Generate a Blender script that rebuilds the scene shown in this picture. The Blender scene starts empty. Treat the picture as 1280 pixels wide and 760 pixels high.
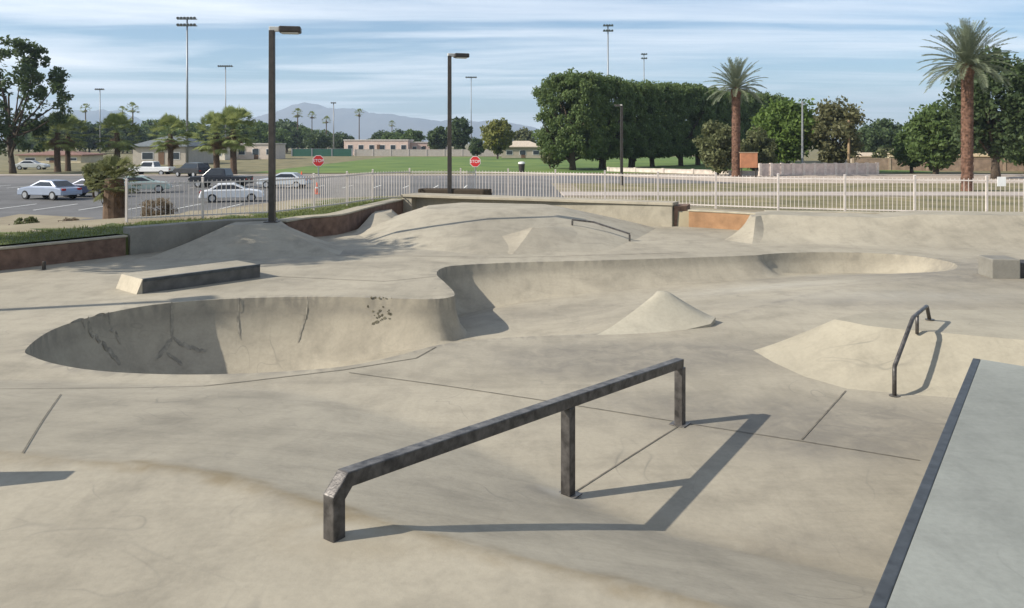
import bpy, math, random
import numpy as np
from mathutils import Vector, Matrix
from mathutils.geometry import delaunay_2d_cdt

random.seed(7); rng = np.random.default_rng(7)
R = math.radians
sc = bpy.context.scene
col = sc.collection
EYE, FPX, HOR = 2.5, 1000.0, 178.0      # eye height above the skate floor; survey constants of the photo (1280 px wide)

def G(px, py, z=0.0):                    # where the sight line through a photo point meets the level z
    d = (EYE - z) * FPX / (py - HOR)
    return ((px - 640) * d / FPX, d, z)
def GD(px, py, d):                       # the same at a known distance
    return ((px - 640) * d / FPX, d, EYE - (py - HOR) * d / FPX)

# ------------------------------------------------------------------ bookkeeping
def tag(o, label=None, cat=None, group=None, kind=None):
    if label: o['label'] = label
    if cat: o['category'] = cat
    if group: o['group'] = group
    if kind: o['kind'] = kind
    return o
def link(name, data, parent=None):
    o = bpy.data.objects.new(name, data); col.objects.link(o)
    if parent: o.parent = parent
    return o
def thing(name, label, cat, loc=(0, 0, 0), rz=0.0, group=None):
    o = link(name, None); o.location = loc; o.rotation_euler = (0, 0, rz)
    o.empty_display_size = .2
    return tag(o, label, cat, group)
def kids(o): return [c for c in bpy.data.objects if c.parent == o]
def dup(src, loc=None, rz=None, label=None, scale=None):
    def rec(o, parent):
        c = o.copy(); col.objects.link(c)
        c.parent = parent
        for k in children_of.get(o.name, ()): 
            nk = rec(k, c)
        children_of[c.name] = [k for k in pending if k.parent == c]
        pending.append(c)
        return c
    pending = []
    children_of = {}
    for x in list(col.objects):
        if x.parent: children_of.setdefault(x.parent.name, []).append(x)
    c = rec(src, None)
    if loc is not None: c.location = loc
    if rz is not None: c.rotation_euler = (0, 0, rz)
    if scale is not None: c.scale = (scale,) * 3 if not hasattr(scale, '__len__') else scale
    if label: c['label'] = label
    return c

def mesh_np(name, V, F, mats=(), mi=None, smooth=False):
    me = bpy.data.meshes.new(name)
    V = np.asarray(V, dtype=np.float32)
    if isinstance(F, np.ndarray):
        n = F.shape[1]; nf = len(F)
        me.vertices.add(len(V)); me.vertices.foreach_set('co', V.ravel())
        me.loops.add(nf * n); me.loops.foreach_set('vertex_index', F.astype(np.int32).ravel())
        me.polygons.add(nf)
        me.polygons.foreach_set('loop_start', (np.arange(nf) * n).astype(np.int32))
        try: me.polygons.foreach_set('loop_total', np.full(nf, n, dtype=np.int32))
        except Exception: pass
        me.update(calc_edges=True)
    else:
        me.from_pydata([tuple(map(float, v)) for v in V], [], F)
    for m in mats: me.materials.append(m)
    if mi is not None: me.polygons.foreach_set('material_index', np.asarray(mi, dtype=np.int32))
    if smooth: me.polygons.foreach_set('use_smooth', np.ones(len(me.polygons), dtype=bool))
    me.validate(); me.update()
    return me

class MB:
    def __init__(s): s.v = []; s.f = []; s.m = []
    def add(s, vs, fs, m=0):
        b = len(s.v); s.v += [tuple(v) for v in vs]
        s.f += [tuple(i + b for i in f) for f in fs]; s.m += [m] * len(fs); return s
    def box(s, c, size, rz=0.0, m=0, taper=1.0):
        hx, hy, hz = [q / 2 for q in size]; vs = []
        ca, sa = math.cos(rz), math.sin(rz)
        for z, t in ((-hz, 1), (hz, taper)):
            for x, y in ((-hx, -hy), (hx, -hy), (hx, hy), (-hx, hy)):
                x *= t; y *= t
                vs.append((c[0] + x * ca - y * sa, c[1] + x * sa + y * ca, c[2] + z))
        return s.add(vs, [(3, 2, 1, 0), (4, 5, 6, 7), (0, 1, 5, 4), (1, 2, 6, 5), (2, 3, 7, 6), (3, 0, 4, 7)], m)
    def tube(s, pts, rad, n=8, m=0, cap=True):
        pts = [Vector(p) for p in pts]; k = len(pts)
        if not hasattr(rad, '__len__'): rad = [rad] * k
        rings = []; ref = None
        for i, p in enumerate(pts):
            d = (pts[min(i + 1, k - 1)] - pts[max(i - 1, 0)]).normalized()
            if ref is None: ref = Vector((1, 0, 0)) if abs(d.x) < .8 else Vector((0, 1, 0))
            u = (ref - d * ref.dot(d)).normalized(); w = d.cross(u); ref = u
            rings.append([p + (u * math.cos(2 * math.pi * j / n) + w * math.sin(2 * math.pi * j / n)) * rad[i] for j in range(n)])
        vs = [q for r in rings for q in r]; fs = []
        for i in range(k - 1):
            for j in range(n):
                a, b = i * n + j, i * n + (j + 1) % n
                fs.append((a, b, b + n, a + n))
        if cap: fs += [tuple(range(n))[::-1], tuple(range((k - 1) * n, k * n))]
        return s.add(vs, fs, m)
    def square_bar(s, pts, w, m=0):          # square tube mitred along a path in a vertical plane
        pts = [Vector(p) for p in pts]; k = len(pts)
        hd = (pts[-1] - pts[0]); hd.z = 0; hd.normalize(); side = Vector((-hd.y, hd.x, 0)) * w / 2
        rings = []
        for i, p in enumerate(pts):
            d0 = (p - pts[i - 1]).normalized() if i else None
            d1 = (pts[i + 1] - p).normalized() if i < k - 1 else None
            n0 = d0.cross(side).normalized() if d0 else None
            n1 = d1.cross(side).normalized() if d1 else None
            if n0 and n1:
                n = (n0 + n1).normalized(); n = n / max(.35, n.dot(n0))
            else: n = n0 or n1
            n = n * w / 2
            rings.append([p + side + n, p - side + n, p - side - n, p + side - n])
        vs = [q for r in rings for q in r]; fs = []
        for i in range(k - 1):
            for j in range(4):
                a, b = i * 4 + j, i * 4 + (j + 1) % 4
                fs.append((a, b, b + 4, a + 4))
        fs += [(3, 2, 1, 0), tuple(range((k - 1) * 4, k * 4))]
        return s.add(vs, fs, m)
    def prism(s, poly, z0, z1, m=0, top=None):
        n = len(poly); t = top or poly
        vs = [(p[0], p[1], z0) for p in poly] + [(p[0], p[1], z1) for p in t]
        fs = [tuple(range(n))[::-1], tuple(range(n, 2 * n))]
        fs += [(i, (i + 1) % n, n + (i + 1) % n, n + i) for i in range(n)]
        return s.add(vs, fs, m)
    def build(s, name, mats, parent=None, bevel=0.0, smooth=False, seg=2):
        me = bpy.data.meshes.new(name); me.from_pydata(s.v, [], s.f)
        for m in (mats if isinstance(mats, (list, tuple)) else [mats]): me.materials.append(m)
        me.polygons.foreach_set('material_index', s.m)
        import bmesh
        bm = bmesh.new(); bm.from_mesh(me); bmesh.ops.recalc_face_normals(bm, faces=bm.faces)
        bm.to_mesh(me); bm.free()
        if smooth: me.polygons.foreach_set('use_smooth', [True] * len(me.polygons))
        o = link(name, me, parent)
        if bevel:
            b = o.modifiers.new('bevel', 'BEVEL'); b.width = bevel; b.segments = seg; b.limit_method = 'ANGLE'; b.angle_limit = R(28)
            b.harden_normals = False
        return o

# ------------------------------------------------------------------ materials
def nodes_of(name):
    m = bpy.data.materials.new(name); m.use_nodes = True
    nt = m.node_tree; return m, nt, nt.nodes['Principled BSDF']
def N(nt, t, **kw):
    n = nt.nodes.new(t)
    for k, v in kw.items():
        if k in n.inputs: n.inputs[k].default_value = v
        else: setattr(n, k, v)
    return n
def mixc(nt, a, b, fac, mode='MIX'):
    n = nt.nodes.new('ShaderNodeMix'); n.data_type = 'RGBA'; n.blend_type = mode
    for sock, val in ((n.inputs[6], a), (n.inputs[7], b), (n.inputs[0], fac)):
        if hasattr(val, 'default_value') or hasattr(val, 'is_linked'): nt.links.new(val, sock)
        else: sock.default_value = (val if not hasattr(val, '__len__') else tuple(val) + (1,) if len(val) == 3 else val)
    return n.outputs[2]
def ramp(nt, fac, stops):
    n = nt.nodes.new('ShaderNodeValToRGB'); e = n.color_ramp.elements
    e[0].position, e[0].color = stops[0][0], tuple(stops[0][1]) + (1,) if hasattr(stops[0][1], '__len__') else (stops[0][1],) * 3 + (1,)
    e[1].position, e[1].color = stops[-1][0], tuple(stops[-1][1]) + (1,) if hasattr(stops[-1][1], '__len__') else (stops[-1][1],) * 3 + (1,)
    for p, c in stops[1:-1]:
        q = e.new(p); q.color = tuple(c) + (1,) if hasattr(c, '__len__') else (c,) * 3 + (1,)
    nt.links.new(fac, n.inputs[0]); return n.outputs[0]
def coords(nt, world=True, scale=(1, 1, 1)):
    if world: src = N(nt, 'ShaderNodeNewGeometry').outputs['Position']
    else: src = N(nt, 'ShaderNodeTexCoord').outputs['Object']
    mp = N(nt, 'ShaderNodeMapping'); mp.inputs['Scale'].default_value = scale
    nt.links.new(src, mp.inputs[0]); return mp.outputs[0]
def noise(nt, vec, scale, detail=4, rough=.55, dist=0.0):
    n = N(nt, 'ShaderNodeTexNoise', Scale=scale, Detail=detail, Roughness=rough, Distortion=dist)
    nt.links.new(vec, n.inputs['Vector']); return n.outputs['Fac']
def simple(name, c, rough=.6, metal=0.0, var=.18, scale=6.0, bump=0.0, bscale=40, world=False, c2=None, spec=.4):
    m, nt, b = nodes_of(name)
    v = coords(nt, world)
    f = noise(nt, v, scale)
    lo = tuple(x * (1 - var) for x in c); hi = c2 or tuple(min(1, x * (1 + var)) for x in c)
    nt.links.new(ramp(nt, f, [(.3, lo), (.7, hi)]), b.inputs['Base Color'])
    b.inputs['Roughness'].default_value = rough; b.inputs['Metallic'].default_value = metal
    b.inputs['Specular IOR Level'].default_value = spec
    if bump:
        bp = N(nt, 'ShaderNodeBump', Strength=bump, Distance=.02); nt.links.new(noise(nt, v, bscale), bp.inputs['Height'])
        nt.links.new(bp.outputs[0], b.inputs['Normal'])
    return m

def concrete(name, base, stainy=True, dark=.55, amount=1.0):
    m, nt, b = nodes_of(name)
    v = coords(nt, True)
    big = noise(nt, v, .28, 5, .6, .6); mid = noise(nt, v, 1.7, 6, .62, .4); fine = noise(nt, v, 22, 6, .7)
    vs = coords(nt, True, (3.2, .7, 1.0)); streak = noise(nt, vs, 1.1, 6, .65, 1.2)
    vs2 = coords(nt, True, (.6, 3.4, 1.0)); streak2 = noise(nt, vs2, .9, 6, .65, 1.5)
    lo = tuple(x * (1 - .20 * amount) for x in base); hi = tuple(x * (1 + .14 * amount) for x in base)
    c = ramp(nt, big, [(.32, lo), (.5, base), (.70, hi)])
    c = mixc(nt, c, ramp(nt, mid, [(.30, .72), (.52, 1.0), (.8, 1.07)]), .75 * amount, 'MULTIPLY')
    c = mixc(nt, c, ramp(nt, streak, [(.36, .74), (.52, 1.0)]), .26 * amount, 'MULTIPLY')
    c = mixc(nt, c, ramp(nt, streak2, [(.34, .70), (.50, 1.0)]), .26 * amount, 'MULTIPLY')
    c = mixc(nt, c, ramp(nt, fine, [(.25, .80), (.6, 1.04)]), .55, 'MULTIPLY')
    # rubber skid marks: thin wandering lines
    wv = coords(nt, True, (1, 1, 1))
    ln = N(nt, 'ShaderNodeTexNoise', Scale=.75, Detail=1.5, Roughness=.5, Distortion=1.6); nt.links.new(wv, ln.inputs['Vector'])
    sk = ramp(nt, ln.outputs['Fac'], [(.494, 0.0), (.5, 1.0), (.506, 0.0)])
    gate = ramp(nt, noise(nt, wv, .9, 2), [(.5, 0.0), (.68, 1.0)])
    g2 = N(nt, 'ShaderNodeMath', operation='MULTIPLY'); nt.links.new(sk, g2.inputs[0]); nt.links.new(gate, g2.inputs[1])
    g3 = N(nt, 'ShaderNodeMath', operation='MULTIPLY'); nt.links.new(g2.outputs[0], g3.inputs[0]); g3.inputs[1].default_value = .42
    c = mixc(nt, c, (.10, .095, .085), g3.outputs[0])
    if stainy:
        a = N(nt, 'ShaderNodeAttribute', attribute_name='stain_shade'); 
        sp = N(nt, 'ShaderNodeSeparateColor'); nt.links.new(a.outputs['Color'], sp.inputs[0])
        brk = ramp(nt, noise(nt, v, 3.2, 7, .7, 1.0), [(.28, .25), (.62, 1.0)])
        def gated(s, k):
            q = N(nt, 'ShaderNodeMath', operation='MULTIPLY'); nt.links.new(s, q.inputs[0]); nt.links.new(brk, q.inputs[1])
            q2 = N(nt, 'ShaderNodeMath', operation='MULTIPLY'); nt.links.new(q.outputs[0], q2.inputs[0]); q2.inputs[1].default_value = k
            return q2.outputs[0]
        c = mixc(nt, c, (.16, .145, .12), gated(sp.outputs[0], .75))      # grime and painted shadow bands
        c = mixc(nt, c, (.20, .155, .085), gated(sp.outputs[1], .8))     # washed-in brown dust
        c = mixc(nt, c, (.52, .50, .44), gated(sp.outputs[2], .8))       # pale worn cement
    nt.links.new(c, b.inputs['Base Color'])
    b.inputs['Roughness'].default_value = .78; b.inputs['Specular IOR Level'].default_value = .3
    bp = N(nt, 'ShaderNodeBump', Strength=.22, Distance=.01)
    nt.links.new(fine, bp.inputs['Height']); nt.links.new(bp.outputs[0], b.inputs['Normal'])
    return m

CONC = (.342, .304, .230)
M = {}
M['conc'] = concrete('skate_concrete', CONC)
M['conc_plain'] = concrete('ramp_concrete', (.340, .304, .232), False)
M['conc_pale'] = concrete('pale_concrete', (.365, .323, .245), False, amount=.9)
M['conc_white'] = concrete('newer_pale_cement', (.42, .38, .29), False, amount=.8)
M['conc_hip'] = concrete('worn_light_concrete', (.335, .30, .225), False, amount=.85)
M['conc_grey'] = concrete('grey_concrete', (.23, .215, .18), False)
M['conc_cool'] = concrete('smooth_trowelled_concrete', (.258, .266, .235), False, amount=.8)  # blue-grey tint puts reflected sky into the base colour
M['joint'] = simple('saw_cut', (.15, .132, .10), .9, var=.4, scale=9, world=True)
M['steel'] = simple('worn_dark_steel', (.085, .078, .072), .45, .5, .55, 14, .15, 60)
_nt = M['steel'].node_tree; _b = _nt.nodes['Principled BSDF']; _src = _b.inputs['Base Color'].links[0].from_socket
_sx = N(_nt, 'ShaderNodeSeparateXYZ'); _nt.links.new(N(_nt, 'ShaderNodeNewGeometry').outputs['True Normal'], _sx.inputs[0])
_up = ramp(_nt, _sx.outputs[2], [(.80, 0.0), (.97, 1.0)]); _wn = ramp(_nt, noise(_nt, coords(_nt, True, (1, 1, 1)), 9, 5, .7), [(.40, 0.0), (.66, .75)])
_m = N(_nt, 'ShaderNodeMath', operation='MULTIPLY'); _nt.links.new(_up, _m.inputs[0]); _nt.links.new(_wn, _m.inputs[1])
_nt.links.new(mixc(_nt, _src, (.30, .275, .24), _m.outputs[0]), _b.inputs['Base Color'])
M['steel_bright'] = simple('polished_steel', (.33, .31, .28), .35, .85, .4, 20)
M['edge'] = simple('blue_grey_steel_edge', (.060, .066, .070), .5, .3, .3, 12)
M['rustbrown'] = simple('red_brown_masonry', (.15, .092, .064), .9, var=.35, scale=5, bump=.5, bscale=25)
M['tanbrown'] = simple('tan_masonry', (.29, .165, .085), .9, var=.22, scale=3, bump=.4, bscale=25)
M['cap'] = simple('wall_cap', (.34, .30, .22), .85, var=.2, scale=4, bump=.3)
M['fence'] = simple('cream_fence_paint', (.54, .485, .44), .5, 0, .12, 4)
M['bronze'] = simple('dark_bronze_paint', (.046, .039, .033), .45, .2, .3, 6)
M['lens'] = simple('lamp_lens', (.55, .53, .48), .25, 0, .1, 5)
M['galv'] = simple('galvanised_steel', (.26, .27, .28), .5, .4, .15, 6)
M['lampgrey'] = simple('floodlight_housing', (.16, .17, .17), .5, .2, .2, 6)
M['asphalt'] = simple('asphalt', (.115, .112, .108), .9, 0, .25, .35, .3, 30, True)
M['asphalt2'] = simple('road_asphalt', (.15, .143, .138), .9, 0, .2, .3, .3, 30, True)
M['dirt'] = simple('dry_ground', (.27, .215, .14), .95, 0, .3, .5, .4, 12, True, c2=(.30, .26, .17))
M['grass'] = simple('lawn', (.075, .105, .026), .95, 0, .4, .8, .5, 30, True, c2=(.13, .15, .045))
M['paleground'] = simple('pale_ground', (.42, .345, .275), .95, 0, .2, .3, .3, 14, True)
M['field'] = simple('field_turf', (.085, .17, .028), .95, 0, .3, .12, .4, 20, True, c2=(.15, .205, .04))
M['olive'] = simple('dry_lawn', (.16, .15, .065), .95, 0, .35, .4, .4, 20, True, c2=(.24, .20, .10))
M['walk'] = simple('pavement', (.40, .345, .30), .9, 0, .1, 1.0, 0, 20, True)
M['paint'] = simple('road_paint', (.7, .69, .64), .8, 0, .2, 3, 0, 20, True)
M['rock'] = simple('desert_rock', (.115, .10, .088), .95, 0, .4, .0008, 0, 20, True)
M['trunk'] = simple('bark', (.075, .055, .038), .95, 0, .4, 8, .6, 20)
M['palmtrunk'] = simple('date_palm_trunk', (.135, .072, .047), .95, 0, .5, 5, .8, 9)
M['fantrunk'] = simple('fan_palm_trunk', (.10, .065, .042), .95, 0, .35, 5, .8, 9)
M['tyre'] = simple('tyre_rubber', (.02, .02, .02), .8)
M['rim'] = simple('alloy_rim', (.45, .45, .46), .35, .7)
M['glass'] = simple('car_glass', (.012, .015, .018), .08, 0, .1, spec=.7)
M['lampglass'] = simple('headlight_glass', (.75, .76, .76), .15)
M['taillight'] = simple('tail_light_glass', (.35, .02, .015), .2)
M['signred'] = simple('sign_red', (.55, .025, .022), .45, 0, .08)
M['white'] = simple('white_paint', (.78, .77, .74), .5, 0, .06)
M['orange'] = simple('safety_orange', (.72, .10, .03), .6, 0, .1)
M['winglass'] = simple('house_window_glass', (.04, .05, .06), .15)
M['door'] = simple('house_door', (.16, .09, .05), .6)

def leafmat(name, c, c2, trans=.33):
    m, nt, b = nodes_of(name)
    g = N(nt, 'ShaderNodeNewGeometry')
    v = coords(nt, False); n = noise(nt, v, .55, 3)
    ad = N(nt, 'ShaderNodeMath', operation='MULTIPLY_ADD'); nt.links.new(g.outputs['Random Per Island'], ad.inputs[0]); ad.inputs[1].default_value = .55
    sb = N(nt, 'ShaderNodeMath', operation='MULTIPLY'); nt.links.new(n, sb.inputs[0]); sb.inputs[1].default_value = .55
    nt.links.new(sb.outputs[0], ad.inputs[2])
    nt.links.new(ramp(nt, ad.outputs[0], [(.15, c), (.85, c2)]), b.inputs['Base Color'])
    b.inputs['Roughness'].default_value = .6; b.inputs['Specular IOR Level'].default_value = .25
    tr = N(nt, 'ShaderNodeBsdfTranslucent'); tr.inputs[0].default_value = tuple(x * 1.3 for x in c2) + (1,)
    mx = N(nt, 'ShaderNodeMixShader'); mx.inputs[0].default_value = trans
    nt.links.new(b.outputs[0], mx.inputs[1]); nt.links.new(tr.outputs[0], mx.inputs[2])
    nt.links.new(mx.outputs[0], nt.nodes['Material Output'].inputs[0]); return m
M['leaf_dark'] = leafmat('dark_foliage', (.032, .055, .022), (.082, .115, .042))
M['leaf_ficus'] = leafmat('ficus_foliage', (.055, .095, .03), (.14, .185, .06))
M['leaf_mid'] = leafmat('mid_foliage', (.05, .085, .024), (.12, .17, .05))
M['leaf_bright'] = leafmat('bright_foliage', (.06, .10, .02), (.13, .19, .04))
M['leaf_yellow'] = leafmat('yellow_green_foliage', (.09, .10, .02), (.20, .20, .045))
M['leaf_olive'] = leafmat('olive_foliage', (.07, .085, .034), (.16, .17, .075))
M['leaf_brown'] = leafmat('thin_brownish_foliage', (.085, .090, .038), (.165, .160, .075))
M['leaf_date'] = leafmat('date_palm_frond', (.085, .11, .065), (.21, .235, .15))
M['leaf_fan'] = leafmat('fan_palm_frond', (.10, .145, .045), (.26, .29, .105))
M['leaf_dead'] = leafmat('dead_frond', (.12, .08, .045), (.22, .15, .085))
M['leaf_dry'] = leafmat('dry_shrub_twigs', (.13, .10, .07), (.24, .19, .13))
M['blade'] = leafmat('grass_blade', (.085, .115, .028), (.18, .20, .06))

# ------------------------------------------------------------------ plan geometry helpers
def seg_dist(P, A, B):
    d = B - A; L2 = (d ** 2).sum() + 1e-12
    t = np.clip(((P - A) @ d) / L2, 0, 1)
    return np.linalg.norm(P - (A + t[:, None] * d), axis=1)
def poly_dist(P, poly, closed=True):
    best = np.full(len(P), 1e9); n = len(poly)
    for i in range(n if closed else n - 1):
        best = np.minimum(best, seg_dist(P, poly[i], poly[(i + 1) % n]))
    return best
def inside(P, poly):
    x, y = P[:, 0], P[:, 1]; r = np.zeros(len(P), bool); n = len(poly)
    for i in range(n):
        x0, y0 = poly[i]; x1, y1 = poly[(i + 1) % n]
        c = ((y0 > y) != (y1 > y)) & (x < (x1 - x0) * (y - y0) / (y1 - y0 + 1e-15) + x0)
        r ^= c
    return r
def resample(pts, step, closed=True):
    pts = np.asarray(pts, float); n = len(pts); out = []
    for i in range(n if closed else n - 1):
        a, b = pts[i], pts[(i + 1) % n]; L = np.linalg.norm((b - a)[:2]); k = max(1, int(round(L / step)))
        for j in range(k): out.append(a + (b - a) * j / k)
    if not closed: out.append(pts[-1])
    return np.array(out)
def catmull(pts, n=10, closed=False):
    pts = [np.asarray(p, float) for p in pts]; k = len(pts); out = []
    for i in range(k if closed else k - 1):
        g = (lambda q: pts[q % k]) if closed else (lambda q: pts[min(max(q, 0), k - 1)])
        p0, p1, p2, p3 = g(i - 1), g(i), g(i + 1), g(i + 2)
        for j in range(n):
            t = j / n
            out.append(.5 * (2 * p1 + (p2 - p0) * t + (2 * p0 - 5 * p1 + 4 * p2 - p3) * t * t + (3 * p1 - p0 - 3 * p2 + p3) * t ** 3))
    if not closed: out.append(pts[-1])
    return np.array(out)

# the outer line of the skate park (walls and planters stand along it)
LOOP = np.array([(-16, 7.5), (-14, 11), (-9.87, 15.9), (-8.5, 17.9), (-6.95, 19.65), (-5.75, 19.95), (-5.36, 21.1), (-4.75, 21.9), (-4.42, 24.3),
                 (-3.8, 27.8), (-3.45, 27.9), (4.8, 23.85), (5.3, 23.7), (6.5, 22.9), (7.0, 22.3), (13, 20.9), (18, 19.7), (20, 17), (20, -4), (-16, -4)], float)

# bowl rim: (px, py, wall width, depth, gentleness 0 steep .. 1 gentle)
RIM_A = [(32, 437, 1.5, 1.35, 0), (60, 415, 1.5, 1.35, 0), (100, 400, 1.5, 1.35, 0), (150, 388, 1.5, 1.35, 0), (200, 380, 1.5, 1.35, 0), (260, 375, 1.5, 1.35, 0),
         (330, 372, 1.5, 1.35, 0), (400, 371, 1.5, 1.35, 0), (460, 372, 1.6, 1.35, 0), (520, 374, 1.7, 1.3, 0), (548, 373.6, 1.8, 1.3, 0)]
RIM_TIP = [(562, 371.5, 1.7, 1.5, 0), (568, 369, 1.7, 1.5, 0), (566, 363, 1.7, 1.5, 0)]
RIM_B = [(556, 353, 1.8, 1.5, 0), (546, 343, 2.0, 1.45, 0), (552, 335.5, 2.2, 1.3, 0), (575, 331.5, 2.4, 1.25, .05), (650, 328, 2.8, 1.2, .1), (750, 325.6, 3.0, 1.1, .15),
         (850, 322.5, 3.0, 1.0, .15), (940, 319.3, 2.6, .8, .1), (958, 317.6, 1.6, .8, 0), (1000, 315.6, 1.4, .95, 0), (1060, 315.6, 1.4, .95, 0), (1120, 318, 1.4, .95, 0), (1165, 323, 1.5, .7, .1),
         (1196, 331, 2.2, .6, .5), (1180, 341, 3.5, .5, 1), (1110, 352, 4.5, .5, 1), (1020, 366, 5.0, .6, 1), (930, 388, 5.0, .7, 1), (880, 402, 4.6, .8, 1), (820, 412, 4.4, .9, 1),
         (750, 417, 4.2, 1.0, 1), (700, 419, 3.6, 1.1, .9), (662, 420.5, 2.7, 1.4, .6), (620, 423, 2.2, 1.5, .25), (575, 427, 2.0, 1.5, 0), (540, 433, 1.9, 1.45, 0), (490, 446, 1.8, 1.35, 0), (430, 458, 1.6, 1.35, 0),
         (350, 464.5, 1.5, 1.35, 0), (260, 468, 1.5, 1.35, 0), (180, 467, 1.5, 1.35, 0), (115, 462.5, 1.5, 1.35, 0), (70, 455, 1.5, 1.35, 0), (42, 446, 1.5, 1.35, 0)]
def rim_pt(r):
    x, y, _ = G(r[0], r[1]); return (x, y, r[2], r[3], r[4])
rim5 = np.array([rim_pt(r) for r in RIM_A + RIM_TIP + RIM_B])
rim_s = catmull(rim5, 8, True)
RIMF = resample(rim_s, .07)
RIM = RIMF[:, :2]

def arc_profile(t, g):
    t = np.clip(t, 0, 1)
    arc = np.sqrt(np.maximum(0, 1 - (1 - t) ** 2)); soft = t * t * (3 - 2 * t) * .55 + (1 - (1 - t) ** 2) * .45
    return (1 - g) * arc + g * soft
def bowl_depth(P):
    out = np.zeros(len(P)); ins = inside(P, RIM)
    idx = np.where(ins)[0]
    for ch in np.array_split(idx, max(1, len(idx) // 2000 + 1)):
        if not len(ch): continue
        D = np.linalg.norm(P[ch][:, None, :] - RIM[None], axis=2)
        h = RIMF[None, :, 3] * arc_profile(D / RIMF[None, :, 2], RIMF[None, :, 4]) + np.maximum(0, D - RIMF[None, :, 2]) * .22
        out[ch] = np.minimum(h.min(axis=1), RIMF[:, 3].max())
    return out

UPC = catmull([(-14, 8.0), (-9, 6.9), (-6, 5.9), (-3.07, 4.97), (-1.96, 4.77), (-1.03, 4.3), (-.45, 3.98), (.07, 3.72), (.55, 3.5), (1.5, 3.05), (4, 1.9), (12, -1.8)], 8)
LOC = catmull([(-14, 10.6), (-9, 9.3), (-6, 8.5), (-4, 8.3), (-2.2, 8.0), (-1.0, 7.2), (0, 6.2), (.955, 5.165), (2.6, 4.35), (5, 3.2), (13, -.4)], 8)
def upper_h(x): return np.full(np.shape(x), .558)
def floor_z(P):
    P = np.asarray(P, float)
    dU = poly_dist(P, UPC, False); dL = poly_dist(P, LOC, False)
    yU = np.interp(P[:, 0], UPC[:, 0], UPC[:, 1]); yL = np.interp(P[:, 0], LOC[:, 0], LOC[:, 1])
    t = np.where(P[:, 1] < yU, 0, np.where(P[:, 1] > yL, 1, dU / (dU + dL + 1e-9)))
    z = upper_h(P[:, 0]) * (1 - t)
    z = z - bowl_depth(P)
    return z
def fz(x, y): return float(floor_z(np.array([[x, y]]))[0])

# ------------------------------------------------------------------ skate floor (one sheet)
pts = []; edges = []
def add_line(P, closed):
    b = len(pts); P = [tuple(p[:2]) for p in P]; pts.extend(P)
    n = len(P)
    edges.extend((b + i, b + (i + 1) % n) for i in range(n if closed else n - 1))
add_line(resample(LOOP, .5), True)
add_line(RIM, True)
add_line(resample(UPC[(UPC[:, 0] > -15) & (UPC[:, 1] > -3)], .15, False), False)
add_line(resample(LOC[(LOC[:, 0] > -15) & (LOC[:, 1] > -3)], .15, False), False)
ncon = len(pts)
# rings down the bowl walls
nr = np.roll(RIM, -1, 0) - np.roll(RIM, 1, 0); nr /= np.linalg.norm(nr, axis=1)[:, None]
nin = np.stack([-nr[:, 1], nr[:, 0]], 1)
if inside(RIM[:1] + nin[:1] * .05, RIM)[0] == False: nin = -nin
extra = []
for tt in (.012, .035, .07, .12, .19, .27, .36, .46, .58, .71, .85, 1.0):
    s = tt * RIMF[:, 2]; q = RIM + nin * s[:, None]
    ok = inside(q, RIM) & (poly_dist(q, RIM) > s * .985)
    if tt > .3: ok &= (np.arange(len(q)) % 2 == 0)
    extra.append(q[ok])
gx, gy = np.meshgrid(np.arange(-16, 20, .16), np.arange(-4, 29, .16)); g = np.stack([gx.ravel(), gy.ravel()], 1)
g += rng.uniform(-.02, .02, g.shape)
g = g[inside(g, LOOP) & (poly_dist(g, LOOP) > .1)]
g = g[(poly_dist(g, RIM) > .09) & (poly_dist(g, UPC, False) > .06) & (poly_dist(g, LOC, False) > .06)]
near_in = inside(g, RIM) & (poly_dist(g, RIM) < .5)
g = g[~near_in]
extra.append(g)
cv = resample(UPC[(UPC[:, 0] > -5) & (UPC[:, 0] < 2)], .07, False)
for o_ in (-.16, -.08, .08, .16, .24): extra.append(cv[:, :2] + np.array([.2, .9]) * o_)
allp = np.concatenate([np.array(pts)] + extra)
res = delaunay_2d_cdt([Vector(map(float, p)) for p in allp], edges, [], 0, 1e-4)
V2 = np.array([(v.x, v.y) for v in res[0]]); T = np.array([f for f in res[2] if len(f) == 3])
cen = V2[T].mean(1); T = T[inside(cen, LOOP)]
Z = floor_z(V2)
on_rim = poly_dist(V2, RIM) < 1e-3
Z[on_rim] = 0.0
V3 = np.column_stack([V2, Z])
me = mesh_np('skate_floor', V3, T, [M['conc'], M['joint']], smooth=True)
# stain masks (what is spilt, washed in or worn pale, plus painted shadow bands)
def blob(c, r, p=1.0, rot=0.0):
    d = V2 - np.array(c[:2]); ca, sa = math.cos(rot), math.sin(rot)
    u = (d[:, 0] * ca + d[:, 1] * sa) / r[0]; w = (-d[:, 0] * sa + d[:, 1] * ca) / r[1]
    return p * np.exp(-(u * u + w * w))
grime_shade = np.zeros(len(V2)); dust = np.zeros(len(V2)); pale = np.zeros(len(V2))
for px, py, rx, ry, p in ((770, 450, .9, .55, .75), (700, 455, .6, .4, .5), (900, 440, 1.3, .6, .45), (980, 520, 1.2, .45, .6), (1120, 535, 1.2, .5, .55), (1050, 560, .9, .3, .4), (740, 440, 1.5, .4, .35),
                          (820, 500, .8, .3, .3), (1150, 330, 2.5, .9, .5), (1210, 345, 1.8, .9, .6), (1060, 378, 2.0, .5, .35), (640, 352, 1.4, .8, .25), (330, 316, 3, .5, .3), (410, 316, 2.2, .35, .4),  # final pair paints shadow bands at the bank ramp's foot
                          (705, 634, .35, .12, .5), (690, 620, .25, .1, .5), (850, 531, .25, .1, .6), (760, 670, 1.2, .25, .12), (950, 690, 1.2, .22, .2), (1000, 345, 2, .5, -.2)):
    grime_shade += 2.1 * blob(G(px, py), (rx, ry), p)
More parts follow.
